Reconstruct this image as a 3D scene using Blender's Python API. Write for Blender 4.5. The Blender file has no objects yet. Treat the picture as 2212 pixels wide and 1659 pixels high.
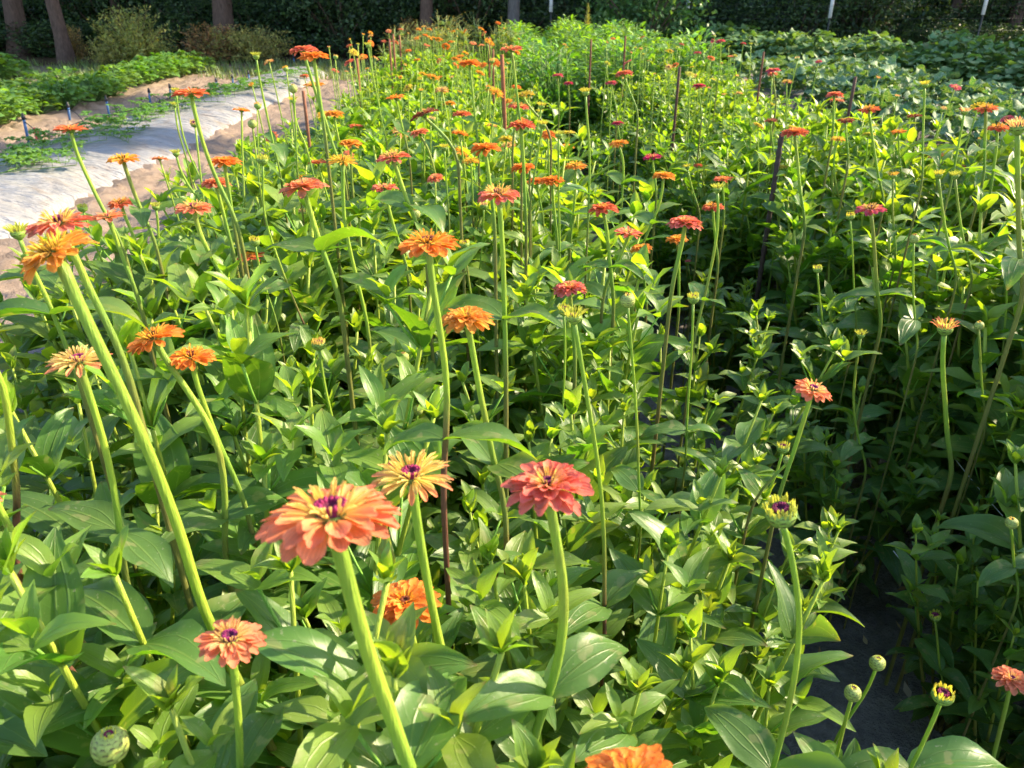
import bpy, math, random
import numpy as np
from mathutils import Vector, Matrix
R = math.radians
PI = math.pi
S = bpy.context.scene
COL = S.collection
rnd = random.Random(11)
rs = np.random.RandomState(5)

# ------------------------------------------------------------------ camera
CAM_H, PITCH, YAW = 1.40, R(26.95), R(2.2)
FPX = 1671.0                       # focal length in pixels of a 2212 px wide frame
cd = bpy.data.cameras.new('camera')
cam = bpy.data.objects.new('camera', cd); COL.objects.link(cam)
cam.location = (0, 0, CAM_H)
cam.rotation_euler = (R(90) - PITCH, 0, -YAW)
cd.sensor_width = 36; cd.lens = 36 * FPX / 2212
cd.clip_start = 0.02; cd.clip_end = 400
cd.dof.use_dof = True; cd.dof.focus_distance = 1.15; cd.dof.aperture_fstop = 13
S.camera = cam
FH = np.array([math.sin(YAW), math.cos(YAW), 0.0])
RT = np.array([math.cos(YAW), -math.sin(YAW), 0.0])
FW = FH * math.cos(PITCH) + np.array([0, 0, -math.sin(PITCH)])
UP = FH * math.sin(PITCH) + np.array([0, 0, math.cos(PITCH)])
C0 = np.array([0, 0, CAM_H])
def ray(u, v): return FW + (u - 1106) / FPX * RT - (v - 829.5) / FPX * UP
def at_depth(u, v, d): return C0 + ray(u, v) * d
def at_z(u, v, z):
    r = ray(u, v); return C0 + r * ((z - CAM_H) / r[2])
def at_fwd(u, v, f):
    r = ray(u, v); return C0 + r * (f / (r @ FH))

# ------------------------------------------------------------------ light
SUN_AZ, SUN_EL = R(73), R(30)      # clockwise from +Y
sun_dir = Vector((math.sin(SUN_AZ) * math.cos(SUN_EL), math.cos(SUN_AZ) * math.cos(SUN_EL), math.sin(SUN_EL)))
w = bpy.data.worlds.new('World'); S.world = w; w.use_nodes = True
nt = w.node_tree; nt.nodes.clear()
sky = nt.nodes.new('ShaderNodeTexSky'); sky.sky_type = 'NISHITA'; sky.sun_disc = False
sky.sun_elevation = SUN_EL; sky.sun_rotation = SUN_AZ
bg = nt.nodes.new('ShaderNodeBackground'); bg.inputs[1].default_value = 0.15
wo = nt.nodes.new('ShaderNodeOutputWorld')
nt.links.new(sky.outputs[0], bg.inputs[0]); nt.links.new(bg.outputs[0], wo.inputs[0])
sd = bpy.data.lights.new('sun', 'SUN'); sd.energy = 4.5; sd.angle = R(0.6); sd.color = (1.0, 0.83, 0.55)
so = bpy.data.objects.new('sun', sd); COL.objects.link(so)
so.rotation_euler = sun_dir.to_track_quat('Z', 'Y').to_euler(); so.location = (5, 0, 8)
S.view_settings.view_transform = 'Standard'; S.view_settings.look = 'None'
S.view_settings.gamma = 1; S.view_settings.exposure = 1.66
S.cycles.max_bounces = 7; S.cycles.diffuse_bounces = 3; S.cycles.glossy_bounces = 2
S.cycles.transmission_bounces = 4; S.cycles.transparent_max_bounces = 4
S.cycles.use_denoising = True; S.cycles.use_adaptive_sampling = True; S.cycles.adaptive_threshold = 0.02

# ------------------------------------------------------------------ materials
def new_mat(name):
    m = bpy.data.materials.new(name); m.use_nodes = True; m.node_tree.nodes.clear(); return m
class NT:
    def __init__(s, m): s.t = m.node_tree
    def n(s, kind, **kw):
        o = s.t.nodes.new('ShaderNode' + kind)
        for k, v in kw.items():
            if k.startswith('i_'):
                o.inputs[k[2:].replace('_', ' ')].default_value = v
            else: setattr(o, k, v)
        return o
    def l(s, a, b): s.t.links.new(a, b)
    def m(s, op, a, b=None, c=None, clamp=False):
        o = s.t.nodes.new('ShaderNodeMath'); o.operation = op; o.use_clamp = clamp
        for i, x in enumerate((a, b, c)):
            if x is None: continue
            if isinstance(x, (int, float)): o.inputs[i].default_value = x
            else: s.l(x, o.inputs[i])
        return o.outputs[0]
    def mix(s, f, a, b, mode='MIX'):
        o = s.t.nodes.new('ShaderNodeMix'); o.data_type = 'RGBA'; o.blend_type = mode
        for i, x in ((0, f), (6, a), (7, b)):
            if isinstance(x, (int, float)): o.inputs[i].default_value = x
            elif isinstance(x, tuple): o.inputs[i].default_value = (*x, 1) if len(x) == 3 else x
            else: s.l(x, o.inputs[i])
        return o.outputs[2]
    def noise(s, scale, detail=3, rough=.55, vec=None):
        o = s.n('TexNoise', i_Scale=scale, i_Detail=detail, i_Roughness=rough)
        if vec is not None: s.l(vec, o.inputs['Vector'])
        return o.outputs['Fac']
    def ramp(s, f, a, b):
        o = s.n('MapRange'); s.l(f, o.inputs[0]); o.inputs[1].default_value = a; o.inputs[2].default_value = b
        return o.outputs[0]

def leaf_mat(name, rough=.40, trans=.46, veins=True, tcol=(2.1, 1.9, .35), silver=False, spec=.48):
    m = new_mat(name); k = NT(m)
    col = k.n('Attribute', attribute_name='Col').outputs['Color']
    inf = k.n('ObjectInfo'); tc = k.n('TexCoord'); geo = k.n('NewGeometry')
    n1 = k.noise(9, 2, vec=geo.outputs['Position']); n2 = k.noise(160, 3, vec=tc.outputs['Object'])
    hs = k.n('HueSaturation'); k.l(col, hs.inputs['Color'])
    k.l(k.m('MULTIPLY_ADD', inf.outputs['Random'], .024, .488), hs.inputs['Hue'])
    k.l(k.m('ADD', k.m('MULTIPLY_ADD', n1, .5, .62), k.m('MULTIPLY', n2, .26)), hs.inputs['Value'])
    c = hs.outputs[0]
    c = k.mix(k.m('MULTIPLY', geo.outputs['Backfacing'], .45), c, (.12, .21, .07))
    bh = n2
    if veins:
        sp = k.n('SeparateXYZ'); k.l(tc.outputs['UV'], sp.inputs[0])
        u = k.m('ABSOLUTE', k.m('MULTIPLY_ADD', sp.outputs[0], 2, -1)); v = sp.outputs[1]
        mid = k.m('SUBTRACT', 1, k.m('MULTIPLY', u, 16), clamp=True)
        sd_ = k.m('ABSOLUTE', k.m('SUBTRACT', u, k.m('MULTIPLY_ADD', k.m('SINE', k.m('MULTIPLY', v, PI)), .34, .12)))
        side = k.m('SUBTRACT', 1, k.m('MULTIPLY', sd_, 18), clamp=True)
        lat = k.m('FRACT', k.m('MULTIPLY', k.m('SUBTRACT', v, k.m('MULTIPLY', u, .22)), 9))
        lat = k.m('SUBTRACT', 1, k.m('MULTIPLY', k.m('ABSOLUTE', k.m('SUBTRACT', lat, .5)), 9), clamp=True)
        ve = k.m('MAXIMUM', mid, k.m('MULTIPLY', side, .6))
        ve2 = k.m('MAXIMUM', ve, k.m('MULTIPLY', lat, .09))
        c = k.mix(k.m('MULTIPLY', ve2, .42), c, (.24, .34, .10))
        bh = k.m('SUBTRACT', k.m('MULTIPLY', n2, .35), ve2)
        if silver:
            msk = k.ramp(k.noise(70, 2, vec=tc.outputs['Object']), .5, .58)
            c = k.mix(k.m('MULTIPLY', msk, .75), c, (.25, .33, .22))
        else:
            c = k.mix(k.m('MULTIPLY', k.m('MULTIPLY', k.ramp(v, .9, 1.0), k.ramp(n1, .5, .55)), .8), c, (.20, .13, .05))
            n3 = k.noise(46, 2, vec=tc.outputs['Object'])
            c = k.mix(k.m('MULTIPLY', k.ramp(n3, .64, .70), .5), c, (.30, .30, .14))
            c = k.mix(k.m('MULTIPLY', k.ramp(k.noise(7, 3, .6, geo.outputs['Position']), .60, .70), .45), c, (.24, .27, .05))
            c = k.mix(k.m('MULTIPLY', k.ramp(k.noise(230, 2, .6, tc.outputs['Object']), .66, .72), .5), c, (.34, .36, .26))
    bp = k.n('Bump', i_Strength=.5, i_Distance=.0015); k.l(bh, bp.inputs['Height'])
    pr = k.n('BsdfPrincipled', i_Roughness=rough); k.l(c, pr.inputs['Base Color']); k.l(bp.outputs[0], pr.inputs['Normal'])
    pr.inputs['Specular IOR Level'].default_value = spec
    tr = k.n('BsdfTranslucent'); k.l(k.mix(1.0, c, tcol, 'MULTIPLY'), tr.inputs[0])
    mx = k.n('MixShader'); mx.inputs[0].default_value = trans
    k.l(pr.outputs[0], mx.inputs[1]); k.l(tr.outputs[0], mx.inputs[2]); res = mx.outputs[0]
    if veins and not silver:      # insect bites: small holes right through the blade
        vo = k.n('TexVoronoi', i_Scale=26.0); k.l(tc.outputs['Object'], vo.inputs['Vector'])
        sc_ = k.n('SeparateColor'); k.l(vo.outputs['Color'], sc_.inputs[0])
        hole = k.m('MULTIPLY', k.m('LESS_THAN', k.m('ADD', vo.outputs['Distance'], k.m('MULTIPLY', n2, .16)), .19), k.m('GREATER_THAN', sc_.outputs[0], .86))
        tp = k.n('BsdfTransparent'); m2 = k.n('MixShader'); k.l(hole, m2.inputs[0]); k.l(res, m2.inputs[1]); k.l(tp.outputs[0], m2.inputs[2]); res = m2.outputs[0]
    o = k.n('OutputMaterial'); k.l(res, o.inputs[0]); return m

def attr_mat(name, rough=.55, trans=.0, ribs=False, bump=0., bscale=200, spec=.4, stretch=None, var=.25, tcol=(1.2, 1.1, .8)):
    m = new_mat(name); k = NT(m)
    col = k.n('Attribute', attribute_name='Col').outputs['Color']
    tc = k.n('TexCoord')
    vec = tc.outputs['Object']
    if stretch:
        mp = k.n('Mapping'); k.l(vec, mp.inputs[0]); mp.inputs['Scale'].default_value = stretch; vec = mp.outputs[0]
    n = k.noise(bscale, 3, vec=vec)
    hs = k.n('HueSaturation'); k.l(col, hs.inputs['Color']); k.l(k.m('MULTIPLY_ADD', n, var * 2, 1 - var), hs.inputs['Value'])
    if ribs:
        sp = k.n('SeparateXYZ'); k.l(tc.outputs['UV'], sp.inputs[0])
        ww = k.m('MULTIPLY_ADD', k.m('SINE', k.m('ADD', k.m('MULTIPLY', sp.outputs[0], 44), k.m('MULTIPLY', n, 3))), .5, .5)
        k.l(k.m('ADD', k.m('MULTIPLY_ADD', n, var * 2, .9 - var), k.m('MULTIPLY', ww, .13)), hs.inputs['Value'])
        n = k.m('ADD', n, ww)
    pr = k.n('BsdfPrincipled', i_Roughness=rough); k.l(hs.outputs[0], pr.inputs['Base Color'])
    pr.inputs['Specular IOR Level'].default_value = spec
    if bump:
        bp = k.n('Bump', i_Strength=bump, i_Distance=.003); k.l(n, bp.inputs['Height']); k.l(bp.outputs[0], pr.inputs['Normal'])
    o = k.n('OutputMaterial')
    if trans:
        tr = k.n('BsdfTranslucent'); k.l(k.mix(1.0, hs.outputs[0], tcol, 'MULTIPLY'), tr.inputs[0])
        mx = k.n('MixShader'); mx.inputs[0].default_value = trans
        k.l(pr.outputs[0], mx.inputs[1]); k.l(tr.outputs[0], mx.inputs[2]); k.l(mx.outputs[0], o.inputs[0])
    else: k.l(pr.outputs[0], o.inputs[0])
    return m

M_leaf = leaf_mat('zinnia_leaf')
M_leaf2 = leaf_mat('soft_leaf', rough=.5, trans=.3, veins=False)
M_squash = leaf_mat('squash_leaf', rough=.55, trans=.25, spec=.35)
M_silver = leaf_mat('mottled_leaf', rough=.6, trans=.2, silver=True, spec=.25)
M_stem = attr_mat('stem', rough=.45, trans=.22, bump=.6, bscale=70, stretch=(9, 9, .6), var=.3, tcol=(1.3, 1.4, .4))
M_petal = attr_mat('petal', rough=.75, trans=.36, bump=.2, bscale=14, var=.14, spec=.12, ribs=True)
M_calyx = attr_mat('calyx', rough=.5, trans=.1, bump=.3, bscale=30)
M_disc = attr_mat('disc', rough=.7, bump=.6, bscale=60)
M_bark = attr_mat('bark', rough=.9, bump=1, bscale=14, stretch=(3, 3, .5), var=.85, spec=.1)
M_paint = attr_mat('painted', rough=.5, bscale=30, var=.12)
M_rust = attr_mat('rusty_steel', rough=.8, bump=.5, bscale=90, var=.5, spec=.3)

def ground_mat():
    m = new_mat('soil'); k = NT(m)
    geo = k.n('NewGeometry'); P = geo.outputs['Position']
    kind = k.n('Attribute', attribute_name='Col').outputs['Color']
    sp = k.n('SeparateColor'); k.l(kind, sp.inputs[0])
    n1 = k.noise(2.2, 5, .6, P); n2 = k.noise(28, 5, .7, P); n3 = k.noise(140, 4, .7, P)
    dry = k.mix(k.ramp(n1, .35, .65), (.33, .245, .19), (.22, .165, .13))
    dry = k.mix(k.m('MULTIPLY', k.ramp(n2, .45, .7), .5), dry, (.38, .31, .26))
    dark = k.mix(k.ramp(n2, .35, .7), (.12, .112, .11), (.23, .215, .205))
    c = k.mix(sp.outputs[0], dry, dark)
    c = k.mix(k.m('MULTIPLY', k.ramp(n3, .58, .66), .35), c, (.03, .022, .016))
    gm = k.m('MULTIPLY', sp.outputs[1], k.ramp(k.noise(3.5, 5, .7, P), .38, .56))
    c = k.mix(gm, c, k.mix(n2, (.10, .17, .03), (.20, .26, .06)))
    lm = sp.outputs[2]
    c = k.mix(lm, c, k.mix(n2, (.05, .035, .02), (.11, .07, .035)))
    bp = k.n('Bump', i_Strength=.9, i_Distance=.02); k.l(k.m('ADD', n2, k.m('MULTIPLY', n3, .5)), bp.inputs['Height'])
    pr = k.n('BsdfPrincipled', i_Roughness=.95); pr.inputs['Specular IOR Level'].default_value = .15
    k.l(c, pr.inputs['Base Color']); k.l(bp.outputs[0], pr.inputs['Normal'])
    o = k.n('OutputMaterial'); k.l(pr.outputs[0], o.inputs[0]); return m
M_soil = ground_mat()
def mulch_mat():
    m = new_mat('plastic_mulch'); k = NT(m)
    P = k.n('NewGeometry').outputs['Position']
    n1 = k.noise(1.7, 5, .6, P); n2 = k.noise(40, 4, .6, P)
    c = k.mix(k.ramp(n1, .3, .75), (.38, .38, .40), (.30, .29, .285))
    c = k.mix(k.m('MULTIPLY', k.ramp(k.noise(5, 5, .7, P), .53, .68), .65), c, (.30, .23, .18))
    mp = k.n('Mapping'); k.l(P, mp.inputs[0]); mp.inputs['Scale'].default_value = (2.5, 14, 4)
    w_ = k.noise(1.6, 4, .6, mp.outputs[0])
    bp = k.n('Bump', i_Strength=1, i_Distance=.09); k.l(w_, bp.inputs['Height'])
    pr = k.n('BsdfPrincipled', i_Roughness=.38); k.l(c, pr.inputs['Base Color']); k.l(bp.outputs[0], pr.inputs['Normal'])
    o = k.n('OutputMaterial'); k.l(pr.outputs[0], o.inputs[0]); return m
M_mulch = mulch_mat()

# ------------------------------------------------------------------ mesh helpers
class MB:
    def __init__(s): s.v, s.f, s.uv, s.c, s.n = [], [], [], [], 0
    def grid(s, P, col, uv=None, wrap=False):
        n, m = P.shape[:2]
        idx = np.arange(n * m).reshape(n, m) + s.n
        if wrap: idx = np.concatenate([idx, idx[:, :1]], 1)
        f = np.stack([idx[:-1, :-1], idx[:-1, 1:], idx[1:, 1:], idx[1:, :-1]], -1).reshape(-1, 4)
        if uv is None: uv = np.zeros((n, m, 2))
        c = np.broadcast_to(np.asarray(col, float), (n, m, 3))
        s.v.append(P.reshape(-1, 3)); s.f.append(f); s.uv.append(uv.reshape(-1, 2)); s.c.append(c.reshape(-1, 3)); s.n += n * m
    def mesh(s, name, mat, smooth=True):
        me = bpy.data.meshes.new(name)
        V = np.concatenate(s.v); F = np.concatenate(s.f); U = np.concatenate(s.uv); Cc = np.concatenate(s.c)
        me.vertices.add(len(V)); me.vertices.foreach_set('co', V.astype(np.float32).ravel())
        me.loops.add(F.size); me.loops.foreach_set('vertex_index', F.astype(np.int32).ravel())
        me.polygons.add(len(F)); me.polygons.foreach_set('loop_start', np.arange(0, F.size, 4, dtype=np.int32))
        me.update(calc_edges=True)
        ul = me.uv_layers.new(name='UVMap'); ul.data.foreach_set('uv', U[F.ravel()].astype(np.float32).ravel())
        at = me.color_attributes.new('Col', 'FLOAT_COLOR', 'POINT')
        at.data.foreach_set('color', np.concatenate([Cc, np.ones((len(Cc), 1))], 1).astype(np.float32).ravel())
        me.polygons.foreach_set('use_smooth', np.full(len(F), smooth))
        me.materials.append(mat); me.update(); return me
    def obj(s, name, mat, parent=None, smooth=True):
        return link(name, s.mesh(name, mat, smooth), parent)
def link(name, me, parent=None):
    o = bpy.data.objects.new(name, me); COL.objects.link(o)
    if parent is not None: o.parent = parent
    return o
def tag(o, label, cat, group=None, kind=None):
    if label: o['label'] = label
    if cat: o['category'] = cat
    if group: o['group'] = group
    if kind: o['kind'] = kind
    return o
def thing(name, label, cat, loc=(0, 0, 0), group=None, rz=0, sc=1):
    o = bpy.data.objects.new(name, None); COL.objects.link(o); o.empty_display_size = .05
    o.location = loc; o.rotation_euler = (0, 0, rz); o.scale = (sc, sc, sc) if not isinstance(sc, tuple) else sc
    return tag(o, label, cat, group)

def tube(mb, pts, rad, col, n=8):
    P = np.array(pts, float); T = np.gradient(P, axis=0); T /= np.linalg.norm(T, axis=1)[:, None] + 1e-9
    ref = np.array([1.0, 0, 0]) if abs(T[0][0]) < .8 else np.array([0, 1.0, 0])
    A = np.cross(T, ref); A /= np.linalg.norm(A, axis=1)[:, None]; B = np.cross(T, A)
    th = np.arange(n) / n * 2 * PI
    r = np.broadcast_to(np.asarray(rad, float), (len(P),))[:, None, None]
    G = P[:, None] + r * (np.cos(th)[None, :, None] * A[:, None] + np.sin(th)[None, :, None] * B[:, None])
    c = np.asarray(col, float)
    if c.ndim == 2: c = c[:, None, :]
    G = np.concatenate([P[None, 0, None].repeat(n, 1) + (G[:1] - P[None, 0, None]) * .02, G, P[None, -1, None].repeat(n, 1) + (G[-1:] - P[None, -1, None]) * .02])
    if c.ndim == 3: c = np.concatenate([c[:1], c, c[-1:]])
    mb.grid(G, c, wrap=True)
def spline(pts, n=6):
    P = [np.array(p, float) for p in pts]; P = [2 * P[0] - P[1]] + P + [2 * P[-1] - P[-2]]; out = []
    for i in range(1, len(P) - 2):
        a, b, c, d = P[i - 1:i + 3]
        for k in range(n):
            t = k / n; out.append(.5 * ((2 * b) + (c - a) * t + (2 * a - 5 * b + 4 * c - d) * t * t + (3 * b - a - 3 * c + d) * t ** 3))
    out.append(P[-2]); return np.array(out)
def lathe(mb, prof, col, n=14, bump=None):
    pr = np.array(prof, float); th = np.arange(n) / n * 2 * PI
    r = pr[:, 0][:, None]
    G = np.stack([r * np.cos(th), r * np.sin(th), np.broadcast_to(pr[:, 1][:, None], (len(pr), n))], -1)
    c = np.asarray(col, float)
    if c.ndim == 2: c = c[:, None, :]
    mb.grid(G, c, wrap=True)

LT = np.array([0, .06, .15, .3, .45, .6, .75, .88, .96, 1])
LW = {'ovate': np.array([.30, .62, .84, 1.0, .98, .84, .60, .34, .15, .03]),
      'round': np.array([.35, .85, 1.0, 1.05, 1.02, .93, .78, .52, .28, .06]),
      'lance': np.array([.12, .35, .62, .92, 1.0, .88, .62, .33, .14, .02])}
def leaf(mb, p, az, el, L, W, droop, roll=0, col=(.07, .16, .035), nl=6, nw=4, fold=.35, wave=.12, shape='ovate', r=rnd):
    t = np.linspace(0, 1, nl + 1); s = np.linspace(-1, 1, nw + 1)
    e = el - droop * t ** 1.25
    dt = L / nl
    cx = np.concatenate([[0], np.cumsum(np.cos((e[1:] + e[:-1]) / 2) * dt)])
    cz = np.concatenate([[0], np.cumsum(np.sin((e[1:] + e[:-1]) / 2) * dt)])
    az_t = az + r.uniform(-.35, .35) * t
    D = np.stack([np.cos(az_t), np.sin(az_t), 0 * t], 1); Bv = np.stack([-np.sin(az_t), np.cos(az_t), 0 * t], 1)
    Nn = D * (-np.sin(e))[:, None] + np.array([0, 0, 1]) * np.cos(e)[:, None]
    ro = roll * (0.4 + .8 * t)
    B2 = Bv * np.cos(ro)[:, None] + Nn * np.sin(ro)[:, None]; N2 = Nn * np.cos(ro)[:, None] - Bv * np.sin(ro)[:, None]
    wd = np.interp(t, LT, LW[shape]) * W / 2
    Pc = np.asarray(p, float) + D * 0 + np.stack([np.cos(az) * cx, np.sin(az) * cx, cz], 1)
    a = np.abs(s)
    ph = r.uniform(0, 6.28); fr = r.uniform(5, 9)
    up = fold * a[None, :] * wd[:, None] + wave * W * (a ** 2)[None, :] * np.sin(fr * t[:, None] + ph + np.sign(s)[None, :] * 1.3) * np.sin(PI * np.clip(t, 0, 1))[:, None]
    if nw >= 6: up = up + .05 * W * np.sin(a * PI * 2)[None, :] * np.sin(PI * t)[:, None]
    lat = s[None, :] * wd[:, None] * math.cos(min(fold, 1.2) * .7)
    G = Pc[:, None] + B2[:, None] * lat[..., None] + N2[:, None] * up[..., None]
    uv = np.stack(np.broadcast_arrays((s[None, :] + 1) / 2, t[:, None]), -1)
    mb.grid(G, col, uv)

def cols(base, r, v=.25):
    k = 1 + r.uniform(-v, v); g = r.uniform(-.1, .1)
    return (base[0] * k * (1 + g * 1.5), base[1] * k, base[2] * k * (1 - g))
G_DARK, G_MID, G_YOUNG = (.046, .132, .024), (.082, .190, .026), (.20, .33, .035)

def shoot(ms, ml, p0, lean_az, lean, H, r, nl, nw, size=1.0, nodes=8, side=True):
    n = 8; t = np.linspace(0, 1, n)
    x = lean * t ** .8 * H
    P = np.stack([p0[0] + np.cos(lean_az) * x, p0[1] + np.sin(lean_az) * x, p0[2] + H * t], 1)
    rad = np.interp(t, [0, 1], [.0048, .0022]) * size
    cl = np.stack([np.interp(t, [0, .5, 1], a) for a in ([.15, .24, .34], [.13, .27, .44], [.04, .04, .05])], 1)
    tube(ms, P, rad, cl, 6)
    a0 = r.uniform(0, PI)
    for i in range(nodes):
        q = .13 + .87 * (i / (nodes - 1)) ** .9
        p = np.array([np.interp(q, t, P[:, j]) for j in range(3)])
        top = i / (nodes - 1)
        a = a0 + i * PI / 2 + r.uniform(-.3, .3)
        L = np.interp(top, [0, .35, .75, .9, 1], [.085, .112, .108, .080, .045]) * size * r.uniform(.75, 1.2)
        el = np.interp(top, [0, .5, .85, 1], [.15, .6, .9, 1.2]) + r.uniform(-.35, .3)
        dr = np.interp(top, [0, .6, 1], [1.0, 1.15, .55]) * r.uniform(.5, 1.3)
        base = np.array(G_DARK) if top < .5 else (np.array(G_MID) if top < .88 else np.array(G_YOUNG))
        for sgn in (0, PI):
            leaf(ml, p, a + sgn, el + r.uniform(-.15, .15), L, L * r.uniform(.36, .50), dr, r.uniform(-.5, .5), cols(base, r), nl, nw, fold=r.uniform(.15, .55), r=r)
            if side and .35 < top < .95 and r.random() < .6:
                # small axillary shoot
                sa = a + sgn; sl = .05 * size * r.uniform(.6, 1.4)
                q1 = p + np.array([math.cos(sa) * sl * .6, math.sin(sa) * sl * .6, sl])
                tube(ms, [p, (p + q1) / 2 + np.array([0, 0, -.004]), q1], .0015, (.20, .40, .06), 5)
                b0 = r.uniform(0, PI)
                for pr_ in range(2):
                    for s2 in (0, PI):
                        l2 = (.062, .04)[pr_] * size * r.uniform(.8, 1.3)
                        leaf(ml, q1 + np.array([0, 0, pr_ * .008]), b0 + pr_ * PI / 2 + s2, (.55, 1.1)[pr_] + r.uniform(-.2, .2), l2, l2 * .4, .7, 0, cols(G_YOUNG, r, .2), max(3, nl - 3), max(2, nw - 2), r=r)
    # closing tuft
    for i in range(4):
        leaf(ml, P[-1], a0 + i * PI / 2, 1.15 + r.uniform(-.2, .2), .032 * size, .012 * size, .3, 0, cols(G_YOUNG, r, .2), 3, 2, r=r)

def zinnia_proto(seed, H, nl, nw, shoots=6, spread=.36, size=1.0):
    r = random.Random(seed); ms, ml = MB(), MB()
    for i in range(shoots):
        a = i / shoots * 2 * PI + r.uniform(-.4, .4)
        h = H * r.uniform(.82, 1.08)
        shoot(ms, ml, (r.uniform(-.02, .02), r.uniform(-.02, .02), 0), a, spread * r.uniform(.3, 1.15), h, r, nl, nw, size * r.uniform(.88, 1.12))
    return ms.mesh('stem', M_stem), ml.mesh('foliage', M_leaf)

# ------------------------------------------------------------------ ground
def vnoise(x, y, sc, seed):
    q = np.random.RandomState(seed).rand(64, 64)
    x = x * sc; y = y * sc; xi = np.floor(x).astype(int); yi = np.floor(y).astype(int); fx = x - xi; fy = y - yi
    fx = fx * fx * (3 - 2 * fx); fy = fy * fy * (3 - 2 * fy)
    g = lambda a, b: q[a % 64, b % 64]
    return (g(xi, yi) * (1 - fx) + g(xi + 1, yi) * fx) * (1 - fy) + (g(xi, yi + 1) * (1 - fx) + g(xi + 1, yi + 1) * fx) * fy
def bumpf(x, c, w, h): return h * np.exp(-((x - c) / w) ** 4)
def hgt(x, y):
    z = bumpf(x, -.4, .95, .05) + bumpf(x, 1.5, .6, .05) + bumpf(x, -5.45, .8, .06) + bumpf(x, 5.2, .9, .06)
    z = z + .035 * (vnoise(x, y, 1.3, 1) - .5) + .028 * (vnoise(x, y, 5, 2) - .5)
    z = z + (.034 + .05 * (x < -1.5)) * np.maximum(vnoise(x, y, 13, 3) - .45, 0) + .022 * np.maximum(vnoise(x, y, 29, 4) - .5, 0)
    z = z - bumpf(x, -2.55, .22, .03) + .0 * y
    return z
xs = np.concatenate([np.linspace(-150, -12, 24), np.arange(-11.8, -6.6, .1), np.arange(-6.6, 3.0, .03), np.arange(3.0, 12, .07), np.linspace(12.2, 150, 24)])
ys = np.concatenate([np.linspace(-60, -1, 12), np.arange(-.8, 9, .035), np.arange(9, 20, .08), np.linspace(20.2, 220, 26)])
X, Y = np.meshgrid(xs, ys, indexing='ij')
Z = hgt(X, Y); far = (np.abs(X) > 14) | (Y > 22) | (Y < -2); Z[far] = 0
sm = lambda e0, e1, v: np.clip((v - e0) / (e1 - e0), 0, 1) ** 2 * (3 - 2 * np.clip((v - e0) / (e1 - e0), 0, 1))
wob = .25 * (vnoise(X, Y, 1.1, 9) - .5)
dark = sm(-2.15, -1.75, X + wob) * (1 - sm(4.3, 4.7, X + wob) * 0.4)
grass = np.clip(sm(-6.0, -6.8, X + wob) * sm(6, 10, Y) * (1 - .6 * sm(13.6, 14.4, Y)), 0, 1) + sm(7.5, 9, X) * sm(13.5, 15, Y) + .35 * sm(-12, -14, X)
litter = sm(16.2, 17.8, Y + wob * 3)
mb = MB(); mb.grid(np.stack([X, Y, Z], -1), np.stack([dark, np.clip(grass, 0, 1) * (1 - litter), litter], -1))
g = mb.obj('ground', M_soil); g['kind'] = 'structure'
def gz(x, y): return float(hgt(np.array([[x]]), np.array([[y]]))[0, 0])

# ------------------------------------------------------------------ plastic mulch
def mulch(name, xl, xr, y0, y1, h, label, seed, wedge=0.0, jag=.06):
    xx = np.linspace(-1, 1, 44); yy = np.arange(y0, y1, .03)
    A, Bq = np.meshgrid(xx, yy, indexing='ij')
    L_ = xl + (.085 * np.maximum(Bq - 8.5, 0) if seed == 20 else 0) + jag * (vnoise(Bq * 0, Bq, 1.2, seed) - .5) * 2 + jag * .7 * (vnoise(Bq * 0, Bq, 5, seed + 1) - .5)
    R_ = xr + jag * (vnoise(Bq * 0 + 3, Bq, 1.0, seed + 2) - .5) * 2 + jag * .9 * (vnoise(Bq * 0, Bq, 4, seed + 3) - .5) + wedge * (Bq - y0)
    xq = L_ + (R_ - L_) * (A + 1) / 2
    zz = h * (1 - np.abs(A) ** 3.2) + .012 + hgt(xq, Bq) * .25
    wr = .045 * (vnoise(xq * 1.2, Bq * 4.0 + xq * .8, 1.7, seed + 4) - .5) + .026 * (vnoise(xq * 1.5, Bq * 9 + xq * 2, 1.9, seed + 5) - .5)
    zz = zz + wr * (.6 + .8 * np.abs(A)); zz = np.where(np.abs(A) > .985, zz - .05, zz)
    m_ = MB(); m_.grid(np.stack([xq, Bq, zz], -1), (.8, .8, .8)); o = m_.obj(name, M_mulch)
    return tag(o, label, 'plastic mulch')
mulch('plastic_mulch', -4.35, -2.95, 3.2, 15.6, .13, 'long wrinkled white plastic mulch sheet over raised bed left of the flowers', 20, wedge=.012)
mulch('plastic_mulch', 4.5, 6.7, 5.0, 14.2, .08, 'white plastic mulch sheet beneath silvery mottled squash plants at right', 40)
mulch('plastic_mulch', -9.5, -8.5, 12.9, 14.0, .06, 'small white plastic patch at far left beside bean patch', 60)
mulch('plastic_mulch', 9.6, 11.0, 11.9, 13.2, .05, 'pale plastic sheet on ground at far right edge beyond squash', 70)

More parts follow.
